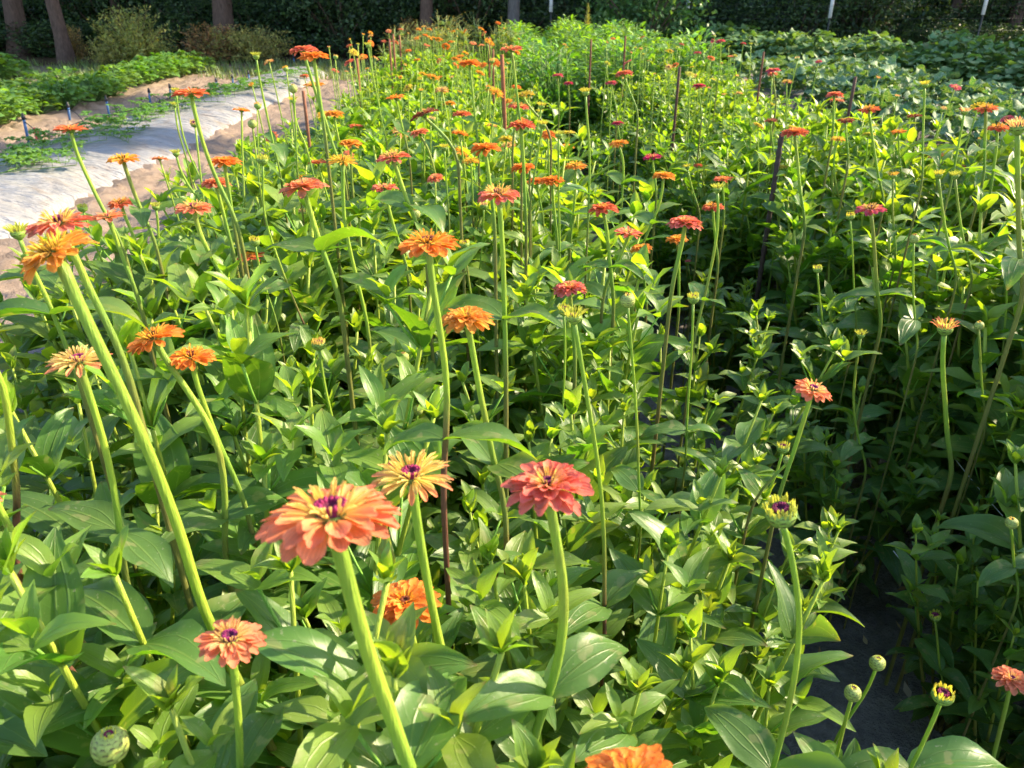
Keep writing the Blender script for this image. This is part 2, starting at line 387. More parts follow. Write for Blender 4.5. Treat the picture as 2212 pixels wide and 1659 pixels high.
# ------------------------------------------------------------------ zinnia foliage plants
near = [zinnia_proto(100 + i, .73, 9, 6, 9, size=.98) for i in range(4)]
mid = [zinnia_proto(200 + i, .73, 6, 4, 8, size=1.38) for i in range(5)]
farp = [zinnia_proto(300 + i, .72, 4, 2, 9, size=1.35) for i in range(4)]
def place_plant(name, meshes, x, y, sc, label, cat, group, rz=None):
    t = thing(name, label, cat, (x, y, gz(x, y) - .01), group, rnd.uniform(0, 6.28) if rz is None else rz, sc)
    link('stem', meshes[0], t); link('foliage', meshes[1], t); return t
def choose(d): return rnd.choice(near if d < 1.5 else mid if d < 4.2 else farp)
PLANTS = []
def row_plants(xcols, y0, y1, dy, lab_near, lab_far, group, hs, skip):
    y = y0; n = 0
    while y < y1:
        for j, x in enumerate(xcols):
            px = x + rnd.uniform(-.07, .07); py = y + rnd.uniform(-.09, .09)
            if skip(px, py, j): continue
            d = math.hypot(px, py)
            h = hs[j] * rnd.uniform(.90, 1.10) * (1.0 - .13 * min(1, max(0, (py - 2.2) / 2)))
            t = place_plant('leafy_zinnia', choose(d), px, py, h, lab_near if py < 2.2 else lab_far(px, py), 'leafy plant', group + (' near the camera' if py < 2.2 else ' farther back'))
            n += 1; PLANTS.append(t)
        y += dy
    return n
nl1 = row_plants([-1.12, -.84, -.56, -.30, -.06, .16, .36, .54], .22, 8.6, .31,
    'leafy green zinnia plant without a bloom in the near part of left row', lambda x, y: 'leafy zinnia %s of the left row, %s' % ('on the soil side' if x < -.7 else 'on the path side' if x > .1 else 'along the middle',
        'level with the first red blooms' if y < 3.6 else 'level with the tall rusty stakes' if y < 5.6 else 'toward the yellow wildflowers'),
    'leafy plants of the orange zinnia row', [.72, 1.04, 1.16, 1.18, 1.16, 1.10, .94, .80],
    lambda x, y, j: (j == 0 and (y > 2.4 or rnd.random() < .5)) or (j == 6 and y > 1.5) or (j in (3, 4) and y > 2.5 and rnd.random() < .25) or (y < .5 and abs(x) > .95) or j == 7 or math.hypot(x + .05, y - .40) < .16)
nl2 = row_plants([.64, .88, 1.14, 1.40, 1.66, 1.90, 2.18], .55, 7.0, .31,
    'leafy green zinnia plant shaded at near right across the path', lambda x, y: 'leafy zinnia %s of the right row, %s' % ('on the path side' if x < 1.25 else 'on the plastic side' if x > 1.8 else 'along the middle',
        'level with the ribbed dark stake' if y < 3.6 else 'level with the pink blooms' if y < 5.4 else 'just before the herb bushes'),
    'leafy plants of the pink zinnia row', [.84, .74, 1.04, 1.14, 1.12, 1.0, .9], lambda x, y, j: (j == 6 and y < 2.2) or j == 0 or (j == 1 and 1.6 < y < 3 and rnd.random() < .4) or (j == 1 and y < .8) or (j == 3 and rnd.random() < .3))

# ------------------------------------------------------------------ zinnia heads
Y_ = (.80, .62, .10)
PAL = {  # base, mid, tip, inner, disc
 'peach':  ((.84, .46, .14), (.86, .31, .14), (.82, .23, .13), (.86, .68, .20), (.20, .008, .06)),
 'coral':  ((.78, .50, .17), (.78, .22, .15), (.74, .16, .13), (.82, .64, .16), (.16, .01, .06)),
 'salmon': ((.78, .50, .18), (.82, .30, .15), (.78, .23, .13), (.80, .62, .24), (.18, .01, .08)),
 'orange': ((.85, .48, .06), (.85, .31, .05), (.84, .24, .04), (.88, .50, .05), (.15, .03, .01)),
 'amber':  ((.82, .55, .05), (.84, .42, .07), (.84, .33, .06), (.84, .60, .07), (.18, .05, .01)),
 'red':    ((.75, .30, .05), (.72, .19, .09), (.68, .14, .075), (.82, .50, .08), (.14, .01, .03)),
 'pink':   ((.70, .35, .18), (.70, .12, .19), (.66, .09, .17), (.74, .55, .14), (.12, .01, .05)),
 'magenta':((.50, .15, .15), (.60, .03, .16), (.55, .02, .13), (.72, .52, .12), (.10, .01, .05)),
 'dull':   ((.35, .20, .08), (.34, .075, .05), (.30, .055, .045), (.38, .22, .08), (.07, .02, .02)),
 'yellow': ((.60, .60, .06), (.74, .62, .07), (.72, .56, .10), (.66, .62, .07), (.17, .01, .05)),
 'lime':   ((.42, .52, .06), (.62, .64, .09), (.60, .58, .12), (.56, .60, .08), (.16, .01, .06)),
}
PT = np.array([0, .2, .45, .7, .88, 1])
def petal(mb, az, r0, z0, L, W, el, curl, cup, c0, c1, c2, r, tubey=0, nt_=7, ns=6):
    t = 1 - (1 - np.linspace(0, 1, nt_ + 1)) ** 1.35; s = np.linspace(-1, 1, ns + 1)
    wd = np.interp(t, PT, [.32, .48, .84, 1.0, .97, .62] if not tubey else [.55, .68, .82, .95, 1.0, .5]) * W / 2
    e = el - curl * t ** 1.5; dt = L * np.diff(t)
    rr = r0 + np.concatenate([[0], np.cumsum(np.cos((e[1:] + e[:-1]) / 2) * dt)])
    zz = z0 + np.concatenate([[0], np.cumsum(np.sin((e[1:] + e[:-1]) / 2) * dt)])
    D = np.array([math.cos(az), math.sin(az), 0]); Bv = np.array([-math.sin(az), math.cos(az), 0])
    N = -np.sin(e)[:, None] * D + np.cos(e)[:, None] * np.array([0, 0, 1])
    T = np.cos(e)[:, None] * D + np.sin(e)[:, None] * np.array([0, 0, 1])
    tw = r.uniform(-.35, .35)
    B2 = Bv * math.cos(tw) + N * math.sin(tw)
    ctr = rr[:, None] * D + zz[:, None] * np.array([0, 0, 1])
    cupt = cup * (1.25 - .55 * t)
    ang = s[None, :] * cupt[:, None]
    lat = np.where(cupt[:, None] > .05, np.sin(ang) / np.maximum(cupt[:, None], .05), s[None, :]) * wd[:, None]
    up = (1 - np.cos(ang)) / np.maximum(cupt[:, None], .05) * wd[:, None]
    back = -(np.abs(s) ** 2.2)[None, :] * L * .17 * (t ** 5)[:, None] - .03 * L * (t ** 8)[:, None] * (1 - np.abs(s))[None, :] ** 3
    G = ctr[:, None] + B2[:, None] * lat[..., None] + N[:, None] * up[..., None] + T[:, None] * back[..., None]
    c0, c1, c2 = map(np.array, (c0, c1, c2)); k = r.uniform(.82, 1.12)
    cc = np.where((t < .45)[:, None], c0 + (c1 - c0) * (t / .45)[:, None], c1 + (c2 - c1) * ((t - .45) / .55)[:, None])
    if r.random() < .07: c2 = c2 * .35 + np.array([.12, .07, .03])
    cc = np.where((t < .45)[:, None], c0 + (c1 - c0) * (t / .45)[:, None], c1 + (c2 - c1) * ((t - .45) / .55)[:, None])
    rim = (np.abs(s) ** 3)[None, :, None] * .35
    cc = (cc[:, None] * (1 - rim) + (cc[:, None] * .5 + np.array([.9, .62, .35]) * .5) * rim) * k
    mb.grid(G, np.clip(cc, 0, 1), np.stack(np.broadcast_arrays((s[None, :] + 1) / 2, t[:, None]), -1))

def scale_cup(mb, prof, rings, r, c_a, c_b):
    # overlapping bracts on a cup: prof maps 0..1 to (radius, z)
    pr = np.array(prof)
    lathe(mb, pr, np.array(c_a) * .8, 14)
    tt = np.linspace(0, 1, len(pr))
    for q in range(rings):
        t0 = .12 + .78 * q / rings; t1 = min(1.03, t0 + 1.35 / rings); n = 8 + q
        for i in range(n):
            a = (i + .5 * (q % 2)) / n * 2 * PI
            ts = np.linspace(t0, t1, 4); ss = np.linspace(-1, 1, 4)
            rr = np.interp(ts, tt, pr[:, 0]); zz = np.interp(ts, tt, pr[:, 1])
            off = np.array([.004, .014, .020, .020]); wv = np.array([1, 1.05, .85, .35]) * PI / n * 1.02
            A = a + ss[None, :] * wv[:, None]
            G = np.stack([(rr + off)[:, None] * np.cos(A), (rr + off)[:, None] * np.sin(A), np.broadcast_to(zz[:, None], A.shape)], -1)
            k = r.uniform(.8, 1.2)
            cl = np.array([np.array(c_a) * k, np.array(c_a) * k * 1.1, np.array(c_a) * k * 1.2, np.array(c_b)])[:, None]
            mb.grid(G, np.clip(cl, 0, 1))

HEADS = {}
def head_mesh(kind, pal, seed):
    """meshes of a head of diameter 1, origin where the stem ends"""
    key = (kind, pal, seed)
    if key in HEADS: return HEADS[key]
    r = random.Random(hash((ord(kind), len(pal) * 7 + ord(pal[0]), seed)) & 0xffff)
    b, m_, tp, inn, dc = PAL[pal]; pm, cm, dm = MB(), MB(), MB()
    ga, gb = (.16, .27, .05), (.10, .06, .03)
    def whorl(n, L, W, el, curl, cup, z0, r0, cs, tub=0, jl=.1, je=.12, drop=0.0, nt_=7, ns=6):
        a0 = r.uniform(0, 6.28)
        for i in range(n):
            if r.random() < drop: continue
            c = cs(r)
            petal(pm, a0 + (i + r.uniform(-.36, .36)) / n * 2 * PI, r0, z0 + r.uniform(-.004, .004), L * (1 + r.uniform(-jl, jl)), W * r.uniform(.85, 1.12),
                  el + r.uniform(-je, je), curl + r.uniform(-.3, .35), cup, *c, r, tub, nt_, ns)
    out = lambda r: (b, m_, tp)
    mix = lambda A, B, k: tuple(A[i] * (1 - k) + B[i] * k for i in range(3))
    yel = lambda r: (mix(inn, (.5, .55, .08), .3), inn, mix(inn, m_, r.uniform(0, .35)))
    half = lambda r: (mix(inn, m_, .2), mix(inn, m_, .7), mix(m_, tp, .6))
    if kind in 'BCDF':
        scale_cup(cm, [(.045, 0), (.075, .02), (.105, .05), (.12, .085), (.115, .115), (.06, .125), (.003, .13)], 4, r, ga, gb)
    if kind == 'B':
        whorl(15, .385, .18, -.04, .28, .75, .075, .11, out, jl=.07)
        whorl(14, .35, .165, .08, .35, .9, .092, .11, out)
        whorl(14, .285, .115, .24, .30, 1.2, .108, .11, half)
        whorl(12, .21, .056, .62, .1, 2.2, .12, .112, yel, 1, je=.25, jl=.2)
        whorl(12, .175, .050, .95, .0, 2.5, .13, .106, yel, 1, je=.2, jl=.2)
        whorl(13, .10, .046, 1.1, -.1, 2.6, .135, .105, yel, 1, je=.12, jl=.2)
    elif kind == 'C':
        whorl(15, .38, .105, -.02, .25, 1.3, .08, .11, half, jl=.12, drop=.1)
        whorl(17, .345, .070, .20, .2, 1.7, .095, .11, yel, 1, je=.16)
        whorl(17, .30, .060, .44, .15, 2.0, .11, .108, yel, 1, je=.16)
        whorl(16, .235, .054, .72, .1, 2.2, .12, .104, yel, 1, je=.16)
        whorl(15, .16, .046, 1.05, .0, 2.3, .13, .095, yel, 1)
    elif kind == 'D':
        for q in range(6):
            f = q / 5
            whorl(int(15 - q), .41 - .24 * f, .185 - .07 * f, .02 + .75 * f, .45, .7 + .3 * f, .085 + .045 * f, .10 - .03 * f, out if q < 4 else half)
        whorl(11, .13, .036, 1.05, 0, 2, .135, .06, yel, 1)
    elif kind == 'F':
        whorl(13, .41, .19, .08, .22, .6, .085, .095, out, jl=.06)
        whorl(12, .35, .165, .26, .30, .7, .10, .09, out)
        whorl(10, .24, .09, .6, .25, 1.0, .115, .08, half)
        whorl(9, .12, .036, 1.0, 0, 2, .125, .07, yel, 1)
    elif kind == 'O':   # opening bud: scaly cup with short tubular petals
        scale_cup(cm, [(.09, 0), (.20, .05), (.32, .16), (.38, .32), (.37, .46), (.30, .50), (.01, .50)], 5, r, (.22, .34, .06), (.05, .03, .02))
        whorl(18, .44, .125, 1.50, -.12, 1.3, .26, .37, yel, 1, je=.1, jl=.18)
        whorl(16, .36, .11, 1.55, -.15, 1.5, .36, .32, yel, 1, je=.1, jl=.2)
    elif kind == 'E':   # flared vase: petals starting to open outwards
        scale_cup(cm, [(.07, 0), (.13, .06), (.20, .14), (.235, .24), (.22, .30), (.15, .33), (.01, .33)], 4, r, (.24, .36, .06), (.06, .04, .02))
        whorl(16, .36, .08, .95, .35, 1.3, .26, .20, half if pal not in ('yellow', 'lime') else yel, 1, jl=.15)
        whorl(15, .30, .07, 1.15, .2, 1.5, .28, .17, yel, 1, jl=.15)
        whorl(13, .22, .05, 1.35, .05, 1.7, .30, .13, yel, 1)
    elif kind == 'U':   # closed bud
        scale_cup(cm, [(.10, 0), (.30, .07), (.45, .26), (.50, .50), (.46, .72), (.34, .88), (.20, .93), (.01, .94)], 7, r, (.32, .38, .09), (.09, .05, .03))
        whorl(9, .24, .12, 1.5, -.5, 1.2, .82, .20, yel, 1)
    # disc
    if kind in 'BC': R0, z0, dh = .104, .14, .036
    elif kind in 'DF': R0, z0, dh = .06, .135, .035
    elif kind == 'O': R0, z0, dh = .20, .49, .05
    elif kind == 'E': R0, z0, dh = .12, .32, .03
    else: R0, z0, dh = .12, .90, .05
    prof = [(R0 * 1.02, z0 - .03), (R0, z0 + dh * .3), (R0 * .86, z0 + dh), (R0 * .6, z0 + dh * .95), (R0 * .35, z0 + dh * .45), (.002, z0 + dh * .3)]
    d = np.array(dc)
    lathe(dm, prof, np.array([d * .8, d, d * 1.25, d * .9, d * .45, d * .3]), 16)
    for q, n in ((.92, 16), (.7, 12)):
        for i in range(n):
            a = (i + r.random() * .3) / n * 2 * PI; cx, cy = R0 * q * math.cos(a), R0 * q * math.sin(a)
            h = R0 * .20; P = [(h * .9, 0), (h, h * .8), (h * .5, h * 1.5), (.001, h * 1.6)]
            mm = MB(); lathe(mm, P, d * r.uniform(.8, 1.9), 5); V = mm.v[0] + np.array([cx, cy, z0 + dh * .7])
            dm.grid(V.reshape(4, 5, 3), mm.c[0].reshape(4, 5, 3), wrap=True)
    HEADS[key] = (cm.mesh('flower_head', M_calyx), pm.mesh('petals', M_petal) if pm.n else None, dm.mesh('disc', M_disc))
    return HEADS[key]

LEAF_BANK = []
for i in range(8):
    r_ = random.Random(900 + i); m_ = MB(); L = .10
    leaf(m_, (0, 0, 0), 0, r_.uniform(.1, .5), L, L * r_.uniform(.40, .50), r_.uniform(.6, 1.5), r_.uniform(-.5, .5), cols(G_MID, r_, .15), 10, 6, fold=r_.uniform(.2, .5), r=r_)
    LEAF_BANK.append(m_.mesh('leaf', M_leaf))

DIAM = {'B': .060, 'C': .055, 'D': .060, 'F': .055, 'O': .024, 'E': .030, 'U': .017}
HERO = []
def zinnia(u, v, wpx, kind, pal, path, label, group=None, diam=None, brown=0, leaves=2, seed=None, tilt=None, node=True, zr=(.80, 1.27), rad=None):
    dm_ = diam or DIAM[kind]
    d = dm_ * FPX / wpx
    rz = ray(u, v)
    dmin, dmax = (zr[1] - CAM_H) / rz[2], (zr[0] - CAM_H) / rz[2]
    d = min(max(d, dmin), dmax); dm_ = wpx * d / FPX
    C = at_depth(u, v, d); fwd = (C - C0) @ FH
    off = {'B': .12, 'C': .14, 'D': .13, 'F': .12, 'O': .42, 'E': .30, 'U': .48}[kind] * dm_
    pts = [C - np.array([0, 0, off])]
    last = None
    for (a, b) in path:
        q = at_fwd(a, b, fwd); 
        if q[2] < .12: break
        pts.append(q)
    if len(pts) == 1: pts.append(pts[0] + np.array([rnd.uniform(-.02, .02), 0, -.16]))
    # head axis follows the stem end
    ax = Vector(pts[0] - pts[1]).normalized(); ax = (ax * .75 + Vector((0, 0, 1))).normalized()
    ax = (ax + Vector((0, .05, 0))).normalized()
    if tilt: ax = (ax + Vector(tilt)).normalized()
    pts[0] = C - np.array(ax) * off
    nodep = pts[-1]
    dirn = pts[-1] - pts[-2]; dirn = dirn / np.linalg.norm(dirn)
    hgt_left = pts[-1][2]
    bx = pts[-1][0] + dirn[0] * min(hgt_left, .25) * .5; by = pts[-1][1] + .02
    m1 = pts[-1] + dirn * .06; m1 = np.array([m1[0] * .6 + bx * .4, m1[1], m1[2]]); 
    pts += [m1, np.array([bx, by, gz(bx, by) - .01])]
    P2 = [pts[0]]
    for a_, b_ in zip(pts[:-1], pts[1:]):
        k_ = max(1, int(np.linalg.norm(b_ - a_) / .07)); P2 += [a_ + (b_ - a_) * (j + 1) / k_ for j in range(k_)]
    pts = P2; base = np.array(pts[-1])
    sp = spline([np.array(p) - base for p in pts], 3)
    for _ in range(3): sp[1:-1] = (sp[:-2] + sp[1:-1] * 2 + sp[2:]) / 4
    Ls = np.concatenate([[0], np.cumsum(np.linalg.norm(np.diff(sp, axis=0), axis=1))])
    r0 = rad or max(.0019, min(.0048, dm_ * (.055 if kind in 'BCDF' else .085 if kind == 'U' else .08)))
    neck = {'B': .13, 'C': .13, 'D': .12, 'F': .11, 'O': .20, 'E': .15, 'U': .22}[kind] * .45 * dm_ 
    rd = r0 + (max(neck, r0) - r0) * np.exp(-(Ls / .022) ** 1.3)
    rd = rd * (1 + .12 * Ls / Ls[-1])
    nl_ = Ls[np.argmin(np.linalg.norm(sp - (nodep - base), axis=1))]
    q = np.clip(Ls / max(nl_, .01), 0, 1.6)
    green, yg, red = np.array((.20, .36, .045)), np.array((.34, .46, .05)), np.array((.17, .075, .05))
    cc = green + (yg - green) * np.clip(1 - np.abs(q - .5) * 1.6, 0, 1)[:, None]
    if brown: cc = cc * (1 - np.clip((q - (1 - brown)) * 2.2, 0, 1))[:, None] + red * np.clip((q - (1 - brown)) * 2.2, 0, 1)[:, None]
    else: cc = cc * (1 - np.clip((Ls - nl_) * 5, 0, .6))[:, None] + red * np.clip((Ls - nl_) * 5, 0, .6)[:, None]
    rw = np.convolve(np.random.RandomState(abs(int(u * 7 + v))).rand(len(cc) + 6), np.ones(7) / 7, 'valid')[:len(cc), None]
    cc = cc * (.72 + .56 * rw); cc = cc + (red - cc) * np.clip((rw - .55) * 3, 0, .5); rd = rd * (1 + .16 * (rw[:, 0] - .5))
    t = thing('zinnia_bud' if kind in 'UO' else 'zinnia', label, 'flower bud' if kind in 'UO' else 'flower', tuple(base), group or 'zinnias in bloom and bud')
    sm_ = MB(); tube(sm_, sp, rd, cc, 10 if wpx > 60 else 6); sm_.obj('stem', M_stem, t)
    if kind != 'N':
        sd_ = seed if seed is not None else rnd.randrange(3)
        hm, pm_, dmm = head_mesh(kind, pal, sd_)
        h = link('flower_head', hm, t)
        h.location = Vector(pts[0] - base); 
        h.rotation_mode = 'QUATERNION'; h.rotation_quaternion = ax.to_track_quat('Z', 'Y') @ Matrix.Rotation(rnd.uniform(0, 6.28), 3, 'Z').to_quaternion()
        h.scale = (dm_ * rnd.uniform(.93, 1.07), dm_ * rnd.uniform(.93, 1.07), dm_)
        if pm_: link('petals', pm_, h)
        link('disc', dmm, h)
    if leaves and nodep[2] > .3:
        a0 = rnd.uniform(0, PI)
        for k in range(leaves):
            back = k // 2
            pos = nodep - base + (np.array([0, 0, -.09]) + dirn * 0.0) * back + (sp[-1] - (nodep - base)) * 0
            if back: 
                i_ = np.argmin(abs(sp[:, 2] - pos[2])); pos = sp[i_]
            lf = link('leaf', rnd.choice(LEAF_BANK), t); lf.location = Vector(pos)
            s_ = rnd.uniform(.75, 1.1) * (1 if wpx > 40 else .8)
            lf.rotation_euler = (0, rnd.uniform(-.25, .25), a0 + (k % 2) * PI + back * PI / 2 + rnd.uniform(-.2, .2)); lf.scale = (s_,) * 3
    HERO.append((bx, by, label)); return t

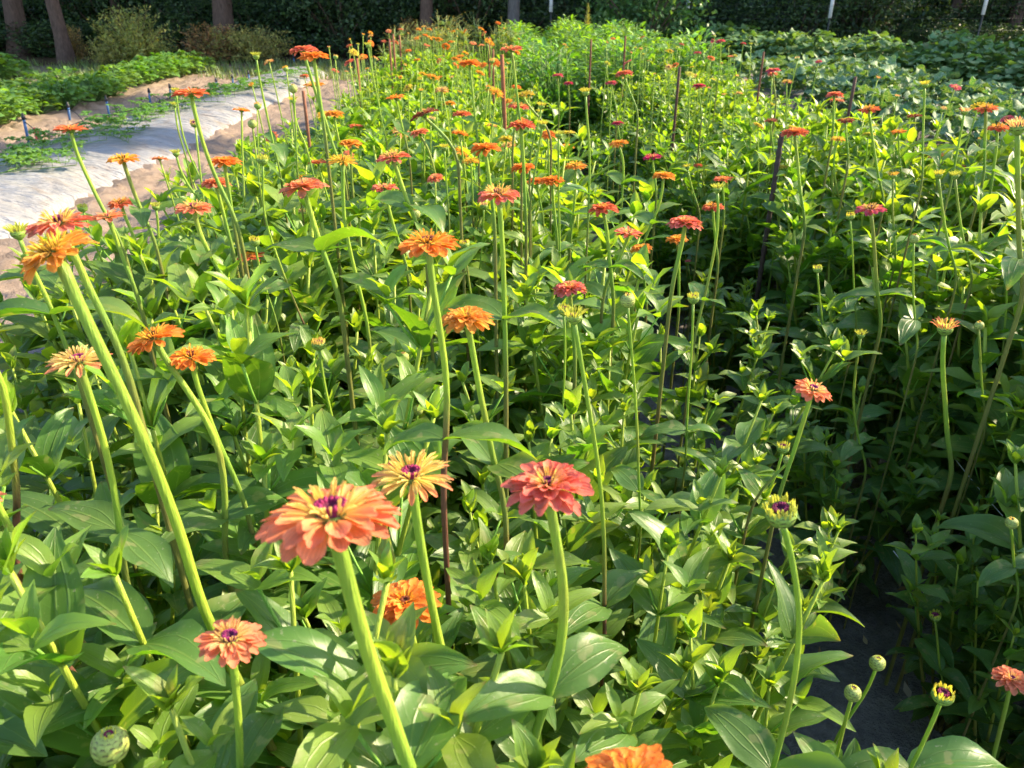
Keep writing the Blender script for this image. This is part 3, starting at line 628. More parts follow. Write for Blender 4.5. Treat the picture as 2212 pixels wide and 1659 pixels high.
# u, v, width px, kind, palette, stem pixels, label, options
FL = [
(715,1105,310,'B','peach',[(745,1230),(790,1400),(850,1560),(885,1665)],'largest peach zinnia with magenta eye and yellow inner petals, nearest the camera',dict(diam=.078,seed=5,tilt=(.02,.06,0),rad=.0046)),
(888,1022,185,'C','peach',[(900,1120),(930,1300),(965,1450),(1003,1590)],'cream and peach quilled zinnia just behind the largest bloom',dict(diam=.064,seed=6,leaves=4,tilt=(0,-.04,0))),
(1183,1042,213,'D','coral',[(1200,1160),(1220,1280),(1212,1400),(1186,1500)],'wide coral pink zinnia with yellow centre on a bowed stem',dict(diam=.068,seed=7,leaves=4)),
(112,540,200,'B','amber',[(190,700),(270,860),(340,1020),(400,1180),(435,1312),(520,1480),(610,1665)],'tilted yellow and orange zinnia on a long thick slanting stem at upper left',dict(diam=.068,seed=8,brown=.35,tilt=(-.32,-.1,0),zr=(.8,1.3),rad=.0046)),
(126,478,150,'B','coral',[(165,560),(200,640)],'coral zinnia with bright magenta eye behind the tilted yellow one',dict(seed=9,leaves=0,zr=(.8,1.3))),
(38,500,62,'E','lime',[(60,560),(100,640),(115,680)],'small green opening bloom at left edge below the white plastic',{}),
(168,775,140,'C','salmon',[(195,860),(235,990),(260,1150)],'pinkish peach quilled zinnia left of the long slanting stem',dict(seed=4)),
(330,728,130,'B','orange',[(360,780),(430,880),(480,980),(487,1120)],'orange zinnia with yellow cone, left one of a forked pair',dict(seed=3,tilt=(-.2,0,0))),
(412,768,105,'B','orange',[(425,830),(455,910),(484,985)],'smaller orange zinnia with dark eye, right one of a forked pair',dict(seed=4,diam=.05,leaves=0)),
(925,522,140,'B','orange',[(935,620),(955,740),(966,840),(963,950)],'bright orange zinnia with tall yellow cone above the middle of the bed',dict(seed=5,brown=.3)),
(1007,683,126,'D','amber',[(1018,740),(1035,840),(1052,920),(1068,1005)],'light orange double zinnia with tiny purple eye near the picture centre',dict(seed=6)),
(688,742,38,'O','coral',[(702,840),(725,930),(742,1012)],'dark scaled bud with pinkish tip left of the centre',{}),
(1240,682,66,'E','lime',[(1255,780),(1275,900),(1296,1030),(1306,1180),(1305,1310)],'yellow green half open zinnia atop a long stem turning red below',dict(brown=.4)),
(1218,668,34,'O','lime',[(1222,760),(1215,890)],'little yellow green bud touching the half open one beside it',dict(leaves=0)),
(1230,620,80,'D','coral',[(1234,665),(1236,700)],'dull coral zinnia just above the pair of yellow green buds',dict(leaves=0)),
(1356,650,30,'U','coral',[(1362,730),(1372,850),(1378,960),(1380,1062)],'round bud with a pink cap above a heart shaped leaf',dict(leaves=2)),
(1498,643,33,'O','lime',[(1495,750),(1488,840),(1483,930)],'round green bud at the right rim of the left row',{}),
(1322,596,18,'U','magenta',[(1316,640),(1306,680)],'tiny dark bud in front of the two flat blooms by the path',dict(leaves=0)),
(1687,1105,86,'O','lime',[(1705,1180),(1728,1310),(1722,1440),(1692,1580),(1668,1665)],'large yellow green opening bud with maroon centre over the path',dict(diam=.030,seed=2)),
(1692,966,34,'O','lime',[(1675,1030),(1650,1080)],'small yellow bud leaning over the path above the large one',dict(leaves=2)),
(1701,994,20,'U','lime',[(1690,1012)],'tiny green bud tucked beside the small yellow one',dict(leaves=0)),
(1758,840,88,'B','salmon',[(1735,910),(1712,985)],'flat salmon pink zinnia with yellow ring alone against the shaded row',dict(tilt=(.15,-.1,0),leaves=0,diam=.05)),
(875,1298,152,'D','orange',[(895,1400),(920,1500)],'vivid orange double zinnia low among leaves below the largest bloom',dict(seed=7,tilt=(.1,-.15,0),zr=(.78,1.2),leaves=0)),
(497,1377,155,'B','salmon',[(505,1440),(515,1550),(520,1665)],'small salmon zinnia with yellow petals and magenta eye at lower left',dict(diam=.050,seed=8)),
(238,1612,80,'U','lime',[(243,1700)],'fat round yellow green bud at the bottom left edge',dict(diam=.026,leaves=0,seed=1,zr=(.6,1.2))),
(1365,1690,245,'D','orange',[(1380,1800)],'bright orange zinnia cut off by the bottom edge of the picture',dict(seed=9,leaves=0,zr=(.6,1.2))),
(2037,1500,54,'O','yellow',[(2010,1570),(1965,1665)],'yellow opening bud with a ring of short petals at lower right',dict(zr=(.4,1.0))),
(2187,1465,80,'D','salmon',[(2165,1560),(2138,1665)],'pale peach double zinnia at the lower right edge',dict(zr=(.4,1.0),diam=.045,leaves=0)),
(1842,1498,36,'U','lime',[(1825,1560),(1800,1660)],'green scaly bud left of the yellow one at lower right',dict(zr=(.4,1.0),leaves=4)),
(1895,1433,32,'U','lime',[(1878,1480),(1858,1515)],'round pale bud standing against the dark path soil',dict(zr=(.4,1.0),leaves=0)),
(2020,1330,30,'O','lime',[(2025,1380),(2030,1450)],'knobbly green bud on a leafy shoot across the path',dict(zr=(.3,.9),leaves=4)),
(1860,1228,18,'U','lime',[(1845,1250),(1820,1290),(1760,1350)],'tiny bud between two curled leaves over the path',dict(zr=(.3,1.0),leaves=4)),
(2185,1130,25,'U','coral',[(2188,1180),(2190,1225)],'small brownish bud near the right edge in deep shade',dict(zr=(.3,1.0))),
(2042,707,64,'E','coral',[(2035,790),(2042,870),(2047,960)],'pale pink vase shaped zinnia half open in the shaded row',dict(diam=.050,leaves=0)),
(2115,704,20,'U','coral',[(2118,780),(2122,860)],'tiny pinkish bud right of the half open pale pink zinnia',{}),
(1860,722,34,'E','lime',[(1848,800),(1842,880),(1856,960)],'yellowish tufted bud on a curved stem in the shaded row',{}),
(1766,580,24,'O','lime',[(1770,640),(1778,705)],'small cream tipped bud left in the shaded row',{}),
(2172,596,18,'U','lime',[(2176,650),(2168,720)],'pea sized green bud near the right edge of the shaded row',{}),
(903,886,22,'U','lime',[(897,925),(888,955)],'small plain green bud on a short stem in the bed centre',{}),
(872,772,22,'U','magenta',[(875,800),(877,830)],'purplish tipped small bud left of the long orange stems',{}),
(550,520,30,'O','yellow',[(558,570),(577,635)],'pale yellow bud above a large drooping leaf at left centre',{}),
(1003,526,28,'O','yellow',[(1012,600),(1022,665)],'little yellow bud at the right side of the bright orange bloom',dict(leaves=0)),
(898,463,20,'U','magenta',[(901,490),(905,510)],'dark tipped bud above the bright orange bloom',dict(leaves=0)),
(1881,450,68,'B','pink',[(1888,520),(1895,640)],'raspberry pink zinnia standing alone on the right row',{}),
(1480,478,82,'D','coral',[(1478,500),(1470,540)],'rosy coral zinnia above a small orange one by the path',dict(leaves=0)),
(1463,515,54,'D','amber',[(1467,560),(1466,620)],'small orange zinnia directly below the rosy coral one',dict(leaves=0)),
(1385,535,54,'D','amber',[(1390,570),(1392,610)],'small orange zinnia beneath the flat coral bloom by the path',dict(leaves=0)),
(1358,502,64,'F','coral',[(1350,530),(1338,560)],'flat coral zinnia seen edge on beside the path',dict(leaves=0)),
(1302,448,72,'D','red',[(1312,500),(1318,580)],'orange red zinnia on a green stem at the right rim of the row',{}),
(1540,445,50,'B','red',[(1542,480),(1545,520)],'orange red zinnia partly behind a pale green bud stem',dict(leaves=0)),
(1550,406,38,'E','lime',[(1552,480),(1540,560),(1520,650)],'pale green opening head in front of two reddish blooms',{}),
(1562,386,42,'F','red',[(1562,420)],'thin orange red bloom seen edge on behind a pale green head',dict(leaves=0)),
(1434,378,55,'D','amber',[(1428,430),(1408,485)],'golden orange zinnia hanging over the path in the middle distance',{}),
(1336,308,46,'D','amber',[(1348,350),(1345,400)],'golden orange zinnia with rounded head beside the path',{}),
(1410,338,44,'F','magenta',[(1412,370)],'flat magenta zinnia right of the path opening',dict(leaves=0)),
(1243,357,54,'B','amber',[(1243,410),(1238,465)],'amber zinnia with yellow centre left of the path',{}),
(1207,290,32,'E','lime',[(1206,380),(1208,470),(1209,545)],'pale green tufted head on a tall straight stem left of the path',{}),
(1222,316,38,'D','amber',[(1224,350)],'small light orange bloom behind the pale tufted head',dict(leaves=0)),
(1077,417,108,'B','coral',[(1085,520),(1088,600),(1090,690)],'broad coral pink zinnia with a yellow crown in the upper middle',dict(seed=3)),
(1045,443,22,'O','salmon',[(1044,490),(1040,545)],'small bud below the left side of the broad coral zinnia',dict(leaves=0)),
(1192,388,62,'D','orange',[(1195,430),(1198,470)],'right one of two touching deep orange blooms',dict(leaves=0)),
(1160,390,48,'D','orange',[(1165,430)],'left one of two touching deep orange blooms',dict(leaves=0)),
(1130,360,60,'D','orange',[(1135,400)],'orange zinnia just above the two touching deep orange blooms',dict(leaves=0)),
(1047,318,80,'D','orange',[(1055,370),(1058,400)],'large deep orange double zinnia in the upper middle',dict(seed=2,leaves=0)),
(1017,346,46,'C','amber',[(1019,380),(1020,410)],'yellowish peach bloom beneath the deep orange double zinnia',dict(leaves=0)),
(1098,312,40,'C','salmon',[(1102,350),(1105,395)],'pale peach tufted bloom right of the deep orange double zinnia',dict(leaves=0)),
(1126,268,70,'D','red',[(1130,330),(1133,410)],'dusky coral red zinnia beside the tall rusty stake',dict(leaves=0)),
(1120,228,50,'B','coral',[(1118,245)],'coral zinnia with yellow top above the dusky red one',dict(leaves=0)),
(1104,105,56,'F','coral',[(1110,140),(1118,220)],'coral zinnia with flat yellow top high beside the rusty stake',dict(zr=(.9,1.34),leaves=0)),
(1014,135,52,'D','orange',[(1020,190),(1027,265)],'tall orange zinnia standing above the far part of the left row',dict(zr=(.9,1.32))),
(848,337,82,'B','coral',[(865,390),(885,450)],'coral orange zinnia with brushy yellow centre in the upper left middle',{}),
(830,404,62,'F','coral',[(840,450),(857,512)],'small pinkish coral star like bloom below the brushy centred one',{}),
(905,285,50,'D','salmon',[(930,330),(947,410)],'soft coral bloom leaning left in the upper middle',{}),
(915,245,66,'F','dull',[(925,262)],'dull maroon bloom seen edge on in the upper middle',dict(leaves=0)),
(998,245,44,'D','red',[(1001,290),(1003,335)],'coral red bloom on a thick stem near the far part of the row',{}),
(855,210,44,'F','orange',[(862,240),(872,290)],'small flat orange bloom toward the far left part of the row',{}),
(740,345,74,'C','amber',[(741,420),(745,490),(770,600),(795,700),(800,775)],'greenish yellow quilled zinnia on a long straight stem',dict(brown=.25,leaves=4)),
(686,350,46,'F','red',[(694,380),(705,420)],'rose red half closed bloom left of the greenish yellow one',dict(leaves=0)),
(757,308,56,'D','amber',[(758,330)],'amber bloom peeking over the greenish yellow quilled one',dict(leaves=0)),
(721,245,50,'D','amber',[(727,280),(735,320)],'peachy orange bloom between tall stems at upper left',{}),
(655,400,106,'D','salmon',[(668,450),(697,545)],'wide flat salmon double zinnia at upper left',dict(seed=1)),
(417,446,88,'B','salmon',[(430,500),(458,560)],'peach zinnia with yellow crown low at left, above leaves',{}),
(484,347,72,'D','orange',[(488,375),(492,400)],'glowing orange double zinnia right of the soil strip',dict(leaves=0)),
(465,393,70,'D','salmon',[(475,430),(487,480)],'peach double bloom right below the glowing orange one',dict(leaves=0)),
(265,342,72,'B','amber',[(280,390),(303,450)],'orange zinnia with cream petals over the sandy soil strip',{}),
(260,437,64,'B','red',[(275,480),(310,560),(322,605)],'coral red zinnia with yellow crown, upper of two at left',dict(leaves=2)),
(232,467,82,'F','salmon',[(245,500),(266,560)],'flat pale coral zinnia, lower of two at left',dict(leaves=0)),
(152,278,74,'F','red',[(165,330),(195,395),(222,452)],'red orange zinnia on a slanting stem in front of the white plastic',dict(zr=(.8,1.22),leaves=0)),
(412,200,80,'F','red',[(425,260),(445,330),(475,405)],'red zinnia with yellow flecks above the white plastic at upper left',dict(zr=(.8,1.28),leaves=0)),
(380,196,24,'E','yellow',[(386,250),(400,310),(420,360)],'yellow green head close against the red zinnia at upper left',dict(leaves=0,zr=(.8,1.26))),
(377,226,22,'E','lime',[(382,270),(390,300)],'yellow green bud below the red zinnia at upper left',dict(leaves=0)),
(677,120,70,'D','orange',[(683,160),(690,210)],'bright orange zinnia, lower of the tallest pair at top left',dict(zr=(.8,1.3),leaves=0)),
(655,106,62,'D','coral',[(672,170),(700,250),(722,325)],'coral pink zinnia with yellow top, upper of the tallest pair at top left',dict(zr=(.8,1.32),leaves=0)),
(677,183,50,'F','amber',[(690,230),(720,320)],'yellow orange bloom under the tallest pair at top left',dict(leaves=0)),
(795,97,22,'E','lime',[(803,150),(815,210),(826,268)],'lone yellow green bud on a tall bare stem at top left middle',dict(zr=(.8,1.32),leaves=0)),
(553,120,30,'E','lime',[(560,170),(575,240),(590,310)],'pale green flat topped head alone on a tall stem at top left',dict(zr=(.8,1.3),leaves=2)),
(633,192,18,'U','pink',[(637,240),(640,300)],'tiny pink tipped bud between tall stems at top left',dict(leaves=0)),
(633,216,28,'E','yellow',[(640,270),(660,310),(668,345)],'yellow tufted bud below the tiny pink tipped one',dict(leaves=0)),
(380,330,30,'E','lime',[(390,370),(418,418)],'yellow green half open head right of the soil strip',{}),
(567,344,30,'O','lime',[(568,420),(572,470),(600,560),(655,700)],'green bud on a very long dark lower stem at upper left',dict(brown=.4)),
(545,268,18,'U','yellow',[(550,310),(555,350)],'small pale bud before the dark leaves at upper left',dict(leaves=0)),
(178,448,25,'O','lime',[(195,500),(218,560)],'yellow green bud between two coral blooms at left',dict(leaves=0)),
(336,445,32,'E','lime',[(342,490),(342,545)],'pale yellow tufted bud over the soil at left',{}),
(290,540,26,'O','lime',[(285,580),(270,632)],'small pale bud above a pair of big folded leaves at left',dict(leaves=2)),
(530,478,22,'O','lime',[(532,510),(535,540)],'small pale green bud among leaves at left',dict(leaves=0)),
(540,553,60,'F','red',[(545,580)],'coral orange bloom sunk low among leaves at left',dict(leaves=0,zr=(.7,1.2))),
(1265,198,34,'E','yellow',[(1268,260),(1275,330),(1272,420)],'yellow vase shaped head on a thick tall stem beside the path',dict(zr=(.8,1.28))),
(1128,203,46,'F','yellow',[(1150,240)],'flat yellow bloom at the path side behind the rusty stake',dict(leaves=0)),
(1172,268,32,'E','yellow',[(1165,310),(1158,360)],'yellow cup shaped head over the path side',dict(leaves=0)),
(1170,228,28,'E','yellow',[(1162,270)],'small yellow cup shaped head above its neighbour by the path',dict(leaves=0)),
(1228,286,34,'F','yellow',[(1228,310)],'flat yellow bloom edge on over the path gap',dict(leaves=0)),
(960,318,28,'E','yellow',[(962,360),(965,405)],'small yellow cup shaped head amid the left row',dict(leaves=0)),
(652,458,20,'O','salmon',[(656,490),(660,520)],'tiny bud below the wide flat salmon zinnia',dict(leaves=0)),
(340,620,22,'E','salmon',[(345,650)],'small dull bud low over leaves at left',dict(leaves=0,zr=(.65,1.2))),
# right row
(1557,88,24,'D','pink',[(1556,130),(1553,155)],'deep pink bloom standing highest over the right row',dict(zr=(.9,1.26),leaves=0)),
(1670,151,34,'D','pink',[(1672,190)],'rosy pink bloom right of the thin stake',dict(leaves=0)),
(1803,203,42,'D','coral',[(1800,250)],'upper of two stacked rose bloomed heads at right',dict(leaves=0)),
(1808,216,34,'F','salmon',[(1800,260),(1796,300)],'lower of two stacked rose bloomed heads at right',dict(leaves=0)),
(1877,235,48,'B','red',[(1885,300),(1898,390)],'orange red bloom beside the tall dark stake at right',{}),
(1717,284,60,'D','red',[(1722,340),(1730,430)],'orange red bloom touching the top of the ribbed dark stake',dict(leaves=0)),
(1665,260,32,'F','dull',[(1667,300)],'faded brown bloom left of the orange red one at right',dict(leaves=0)),
(1827,260,42,'F','dull',[(1828,300)],'faded brownish pink bloom left of the tall dark stake',dict(leaves=0)),
(1811,300,38,'C','amber',[(1800,340),(1805,400),(1825,470)],'pale apricot bloom on a bent stem at right',{}),
(1510,184,30,'D','magenta',[(1512,220)],'small magenta bloom low over lime leaves at right centre',dict(leaves=0)),
(1205,162,28,'D','pink',[(1206,190)],'deep pink bloom left of centre on the right row edge',dict(leaves=0)),
(1228,179,24,'D','magenta',[(1229,200)],'magenta bloom just right of the deep pink one at row edge',dict(leaves=0)),
(1320,178,28,'D','pink',[(1325,210)],'pink bloom above the path side of the right row',dict(leaves=0)),
(1348,157,42,'D','coral',[(1360,200)],'pair of rose petals bloom above its lone pink neighbour',dict(leaves=0)),
(1334,265,28,'D','magenta',[(1337,290)],'magenta bloom low on the shaded side of right row',dict(leaves=0)),
(1998,182,30,'E','yellow',[(1996,240),(1992,330)],'yellow cup shaped head on a long stem over mottled leaves',dict(zr=(.8,1.28))),
(2130,233,54,'B','red',[(2129,280),(2126,325)],'orange red bloom at far right over the mottled leaves',{}),
(1977,250,34,'F','dull',[(1974,290)],'faded rose bloom over the dark gap at right',dict(leaves=0)),
(1941,284,36,'F','orange',[(1942,320),(1943,350)],'small amber bloom before the white plastic at right',dict(leaves=0)),
(2084,240,30,'E','salmon',[(2075,290),(2065,340)],'pale peach cup shaped head at far right',dict(leaves=0)),
(2155,275,52,'B','red',[(2153,320),(2145,370)],'orange red bloom touching a big pale cone at the right edge',{}),
(2200,272,66,'E','salmon',[(2198,350),(2200,450),(2202,560)],'large pale green and peach cone at the right edge',dict(diam=.045,zr=(.8,1.25))),
(2020,335,40,'F','dull',[(2020,360)],'dark red faded bloom before the white plastic at right',dict(leaves=0)),
(2075,360,32,'F','dull',[(2070,400)],'dark red bloom low at right beside pale buds',dict(leaves=0)),
(2028,376,34,'E','yellow',[(2035,450),(2050,540)],'yellowish cup shaped head at right, left one of two',{}),
(2064,378,32,'E','lime',[(2070,450),(2085,545)],'greenish cup shaped head at right, right one of two',{}),
(1930,378,28,'E','amber',[(1928,440),(1930,500)],'peach cup shaped head in the shaded part at right',{}),
(1837,466,24,'O','yellow',[(1842,540),(1845,650)],'pale bud left of the raspberry pink zinnia',{}),
(1975,516,20,'U','dull',[(1972,600),(1975,690)],'small dark eyed bud on thin stem in the shaded row',{}),
(1485,360,22,'E','yellow',[(1498,420)],'narrow yellow bud beside the ribbed dark stake, left side',dict(leaves=0)),
(1508,356,22,'D','red',[(1508,380)],'small red bloom low behind narrow yellow bud',dict(leaves=0)),
(1686,360,30,'F','yellow',[(1684,400)],'yellow edge on bloom left of the ribbed dark stake',dict(leaves=0)),
(1486,563,14,'D','pink',[(1488,585)],'tiny pink spot of bloom deep in the path side shade',dict(leaves=0,zr=(.5,1.2))),
]
EXTRA = [  # stems whose heads are outside the frame
((-90,930),[(0,1100),(60,1215),(120,1315),(190,1405),(260,1500)],'thick pale stem slanting in from the left edge, turning brown below',.5),
((-80,1080),[(0,1205),(45,1270),(92,1362),(130,1420)],'short brown stem slanting in at the lower left edge',.9),
((-110,690),[(0,800),(18,910),(33,1020),(38,1115)],'upright stem at the left edge turning brown toward its foot',.5),
]
for row in FL:
    zinnia(*row[:7], **row[7])
for head, path, lab, br in EXTRA:
    zinnia(head[0], head[1], 150, 'B', 'peach', path, lab, brown=br, leaves=0, zr=(.8, 1.25), seed=2)
free = {id(t): t for t in PLANTS if t.location.y < 2.7}; seen = set()
for hx, hy, lab in HERO:
    cand = sorted(free.values(), key=lambda t: (t.location.x - hx) ** 2 + (t.location.y - hy) ** 2)
    short = ' '.join(lab.split(',')[0].split()[:9])
    if short.split()[-1] in ('a', 'the', 'of', 'on', 'with', 'and', 'in', 'to', 'at', 'over', 'by', 'just', 'right', 'behind', 'among', 'beside', 'below', 'above', 'deep', 'tall', 'pair', 'small', 'from'): short = ' '.join(short.split()[:-1])
    if cand and short not in seen and math.hypot(cand[0].location.x - hx, cand[0].location.y - hy) < .35:
        seen.add(short); cand[0]['label'] = 'leafy plant at the foot of the ' + short; del free[id(cand[0])]
# the crowd of small blooms farther along both rows
UNI = {}
def far_zinnia(x, y, z, kind, pal, dia, label, group):
    t = thing('zinnia', label, 'flower', (x, y, gz(x, y)), group, rnd.uniform(0, 6.28))
    if len(UNI) == 0:
        for k in range(5):
            r = random.Random(k); m_ = MB(); a = np.array([r.uniform(-.06, .06), r.uniform(-.06, .06), 1.0])
            tube(m_, spline([(0, 0, 0), (a[0] * .2, a[1] * .1, .5), (a[0] * .7, a[1] * .7, .85), a], 3), np.linspace(.0035, .0025, 10), np.linspace((.16, .26, .05), (.34, .46, .06), 10), 5)
            UNI[k] = (m_.mesh('stem', M_stem), a)
    sm_, a = UNI[rnd.randrange(5)]; H = z - gz(x, y)
    s_ = link('stem', sm_, t); s_.scale = (H, H, H)
    hm, pm_, dmm = head_mesh(kind, pal, rnd.randrange(3))
    h = link('flower_head', hm, t); h.location = a * H; h.scale = (dia,) * 3
    h.rotation_euler = (rnd.gauss(0, .3), rnd.gauss(0, .3), 0)
    link('petals', pm_, h); link('disc', dmm, h)
for i in range(128):
    y = 2.0 + 6.5 * ((i + rnd.random()) / 128) ** 1.05; x = rnd.uniform(-.98, .24)
    pal = rnd.choice(['orange', 'salmon', 'amber', 'salmon', 'amber', 'yellow', 'coral', 'orange']); kind = rnd.choice('DDCFBEEO')
    far_zinnia(x, y, rnd.uniform(.96, 1.13), kind, pal, (.030 if kind in 'EO' else .057) * rnd.uniform(.8, 1.1), 'small %s zinnia head in the crowd of the left row, %s' % ({'orange': 'orange', 'salmon': 'peachy', 'amber': 'light orange', 'yellow': 'yellow', 'coral': 'coral'}[pal], 'nearer stretch' if y < 4 else 'middle stretch' if y < 6 else 'farthest stretch'), 'far blooms of the orange zinnia row')
for i in range(62):
    y = 2.4 + 4.5 * ((i + rnd.random()) / 62) ** .95; x = rnd.uniform(.6 if y > 3.4 else .95, 1.95)
    pal = rnd.choice(['pink', 'salmon', 'pink', 'salmon', 'yellow', 'lime']); kind = rnd.choice('DDFCEEO')
    far_zinnia(x, y, rnd.uniform(.92, 1.10), kind, pal, (.028 if kind in 'EO' else .050) * rnd.uniform(.8, 1.1), 'small %s zinnia head in the crowd of the right row, %s' % ({'pink': 'pink', 'salmon': 'peachy pink', 'yellow': 'yellow', 'lime': 'pale green'}[pal], 'nearer stretch' if y < 3.8 else 'middle stretch' if y < 5.3 else 'farthest stretch'), 'far blooms of the pink zinnia row')
# ------------------------------------------------------------------ other crops
def leafy(seed, H, Rr, n, L, W, shape, base, mat, el=(.0, .7), droop=(.5, 1.2), nl=4, nw=4, petiole=True, fold=(.1, .4), top_bias=.5, wave=.12, young=.1):
    r = random.Random(seed); ms, ml = MB(), MB()
    for i in range(n):
        a = r.uniform(0, 6.28); q = r.random() ** top_bias
        rr = Rr * math.sqrt(r.random()); hz = H * (1 - .55 * (rr / Rr) ** 2) * (.25 + .75 * q)
        p = np.array([rr * math.cos(a), rr * math.sin(a), hz]); a2 = a + r.uniform(-.9, .9)
        if petiole and r.random() < .5: tube(ms, spline([(p[0] * .25, p[1] * .25, 0), (p[0] * .7, p[1] * .7, hz * .7), p], 2), .003 * (L / .1), (.12, .24, .05), 4)
        l = L * r.uniform(.65, 1.15)
        b = base if r.random() > young else tuple(min(1, c * 1.8) for c in base)
        leaf(ml, p, a2, r.uniform(*el), l, l * W * r.uniform(.9, 1.1), r.uniform(*droop), r.uniform(-.5, .5), cols(b, r, .3), nl, nw, fold=r.uniform(*fold), shape=shape, wave=wave, r=r)
    return ms.mesh('stem', M_stem), ml.mesh('foliage', mat)
def put(meshes, name, x, y, sc, label, cat, group, z=None):
    t = thing(name, label, cat, (x, y, gz(x, y) if z is None else z), group, rnd.uniform(0, 6.28), sc)
    link('stem', meshes[0], t); link('foliage', meshes[1], t); return t
beans = [leafy(400 + i, .36, .30, 150, .10, .75, 'ovate', (.12, .25, .03), M_leaf2, nl=4, nw=2) for i in range(3)]
y = 7.4
while y < 15.5:
    for x in (-5.75, -5.3):
        if y < 12 or x > -5.6:
            put(rnd.choice(beans), 'bean_plant', x + rnd.uniform(-.1, .1), y + rnd.uniform(-.1, .1), rnd.uniform(.85, 1.15), 'bushy bright green bean plant in the low row left of the blue stakes', 'bean plant', 'bean plants in the left vegetable row')
    y += .42
for i in range(12):
    x, y = -8.2 - (i % 6) * .5 + rnd.uniform(-.1, .1), 14.3 + (i // 6) * .5
    put(rnd.choice(beans), 'bean_plant', x, y, rnd.uniform(1.2, 1.5), 'taller bean plant in the patch at the far upper left corner', 'bean plant', 'bean plants in the far left patch')
# vines on the mulch
def vine(seed):
    r = random.Random(seed); ms, ml = MB(), MB(); a = r.uniform(0, 6.28)
    for k in range(3):
        p = np.array([0, 0, .03]); a = a + r.uniform(1.6, 2.6); pts = [p]
        for i in range(6):
            a += r.uniform(-.35, .35); p = p + np.array([math.cos(a) * .075, math.sin(a) * .075, r.uniform(-.004, .006)]); pts.append(p)
            q = p + np.array([r.uniform(-.03, .03), r.uniform(-.03, .03), r.uniform(.03, .09)])
            tube(ms, [p, (p + q) / 2, q], .002, (.2, .36, .06), 4)
            L = r.uniform(.07, .11)
            for j in range(5):
                leaf(ml, q, j * 1.256 + a, r.uniform(-.1, .35), L * .55, L * .5, .7, 0, cols((.12, .27, .035), r, .2), 3, 2, shape='round', r=r)
        tube(ms, pts, .003, (.18, .34, .06), 4)
    return ms.mesh('stem', M_stem), ml.mesh('foliage', M_leaf2)
vines = [vine(500 + i) for i in range(4)]
VP = [(20,360),(45,345),(75,350),(110,315),(130,325),(215,285),(235,295),(255,270),(275,262),(300,250),(325,245),(350,238),(370,232),(400,222),(430,212),(470,205),(500,198),(525,192),(560,188),(590,180),(620,165),(650,162),(10,378)]
for i, (u, v) in enumerate(VP):
    q = at_z(u, v + 6, .12)
    put(rnd.choice(vines), 'cucumber_vine', q[0], q[1], rnd.uniform(.8, 1.2), 'young pale green vine creeping over the long white plastic at left', 'vine', 'vines creeping over the left plastic mulch', z=.125)
# low weeds along the left edge of the flower bed and soil
weeds = [leafy(520 + i, .09, .10, 34, .055, .6, 'ovate', (.07, .17, .04), M_leaf2, nl=3, nw=2) for i in range(3)]
for i in range(70):
    y = .9 + 8 * rnd.random() ** .8; x = -1.55 + rnd.gauss(0, .22)
    put(rnd.choice(weeds), 'weed', x, y, rnd.uniform(.7, 1.9), 'low green weed on the soil along the left row of flowers', 'weed', 'weeds at the soil edge of the left row')
for i in range(14):
    put(rnd.choice(weeds), 'weed', .72 + rnd.gauss(0, .12), .8 + 5 * rnd.random(), rnd.uniform(.5, 1.0), 'low weed on the dark soil of the path', 'weed', 'weeds on the path')
# bushy crop at the end of the right row
bushm = [leafy(540 + i, 1.0, .42, 1100, .095, .36, 'lance', (.13, .26, .03), M_leaf2, nl=3, nw=2, el=(.1, 1.1), top_bias=.45, young=.35) for i in range(3)]
y = 7.0
while y < 13.6:
    for x in (.56, 1.2, 1.85):
        k = .94 + .06 * math.sin(y * 1.7 + x) + rnd.uniform(-.06, .06)
        t = put(rnd.choice(bushm), 'bushy_herb', x + rnd.uniform(-.1, .1), y + rnd.uniform(-.1, .1), (1, 1, k * 1.02), 'dense feathery yellow green herb bush behind the pink flowers, %s of the block' % (('left' if x < .8 else 'centre' if x < 1.5 else 'right') + (' front' if y < 9.2 else ' middle' if y < 11.4 else ' rear')), 'herb bush', 'herb bushes at the end of the right row')
    y += .55
# tall wild yellow flowered plants at the end of the left row
def tallweed(seed):
    r = random.Random(seed); ms, ml, mf = MB(), MB(), MB()
    for i in range(7):
        a = r.uniform(0, 6.28); h = r.uniform(.72, 1.0); sp_ = r.uniform(.05, .3)
        pts = spline([(0, 0, 0), (math.cos(a) * sp_ * .4, math.sin(a) * sp_ * .4, h * .6), (math.cos(a) * sp_, math.sin(a) * sp_, h)], 4)
        tube(ms, pts, .004, (.2, .26, .07), 4)
        for j in range(44):
            k = r.random(); p = pts[int(k * (len(pts) - 1))]
            leaf(ml, p, r.uniform(0, 6.28), r.uniform(0, .9), .085, .03, .6, 0, cols((.19, .25, .05), r), 2, 2, r=r)
        for j in range(14):
            q = pts[-1] + np.array([r.gauss(0, .06), r.gauss(0, .06), r.uniform(-.12, .05)])
            tube(ms, [pts[-2], q], .0015, (.25, .3, .08), 3)
            for b in range(6): leaf(mf, q, b * 1.05, .3, .016, .010, .3, 0, (.66, .50, .10), 1, 2, r=r)
    return ms.mesh('stem', M_stem), ml.mesh('foliage', M_leaf2), mf.mesh('blossoms', M_petal)
tw = [tallweed(560 + i) for i in range(3)]
for i in range(15):
    x, y = rnd.uniform(-1.0, .25), rnd.uniform(8.6, 10.2)
    t = thing('tall_wildflower', 'tall airy plant with tiny yellow blossoms at the far end of left row', 'wildflower', (x, y, gz(x, y)), 'yellow wildflowers closing the left row', rnd.uniform(0, 6.28), rnd.uniform(.92, 1.12))
    link('stem', tw[i % 3][0], t); link('foliage', tw[i % 3][1], t); link('blossoms', tw[i % 3][2], t)
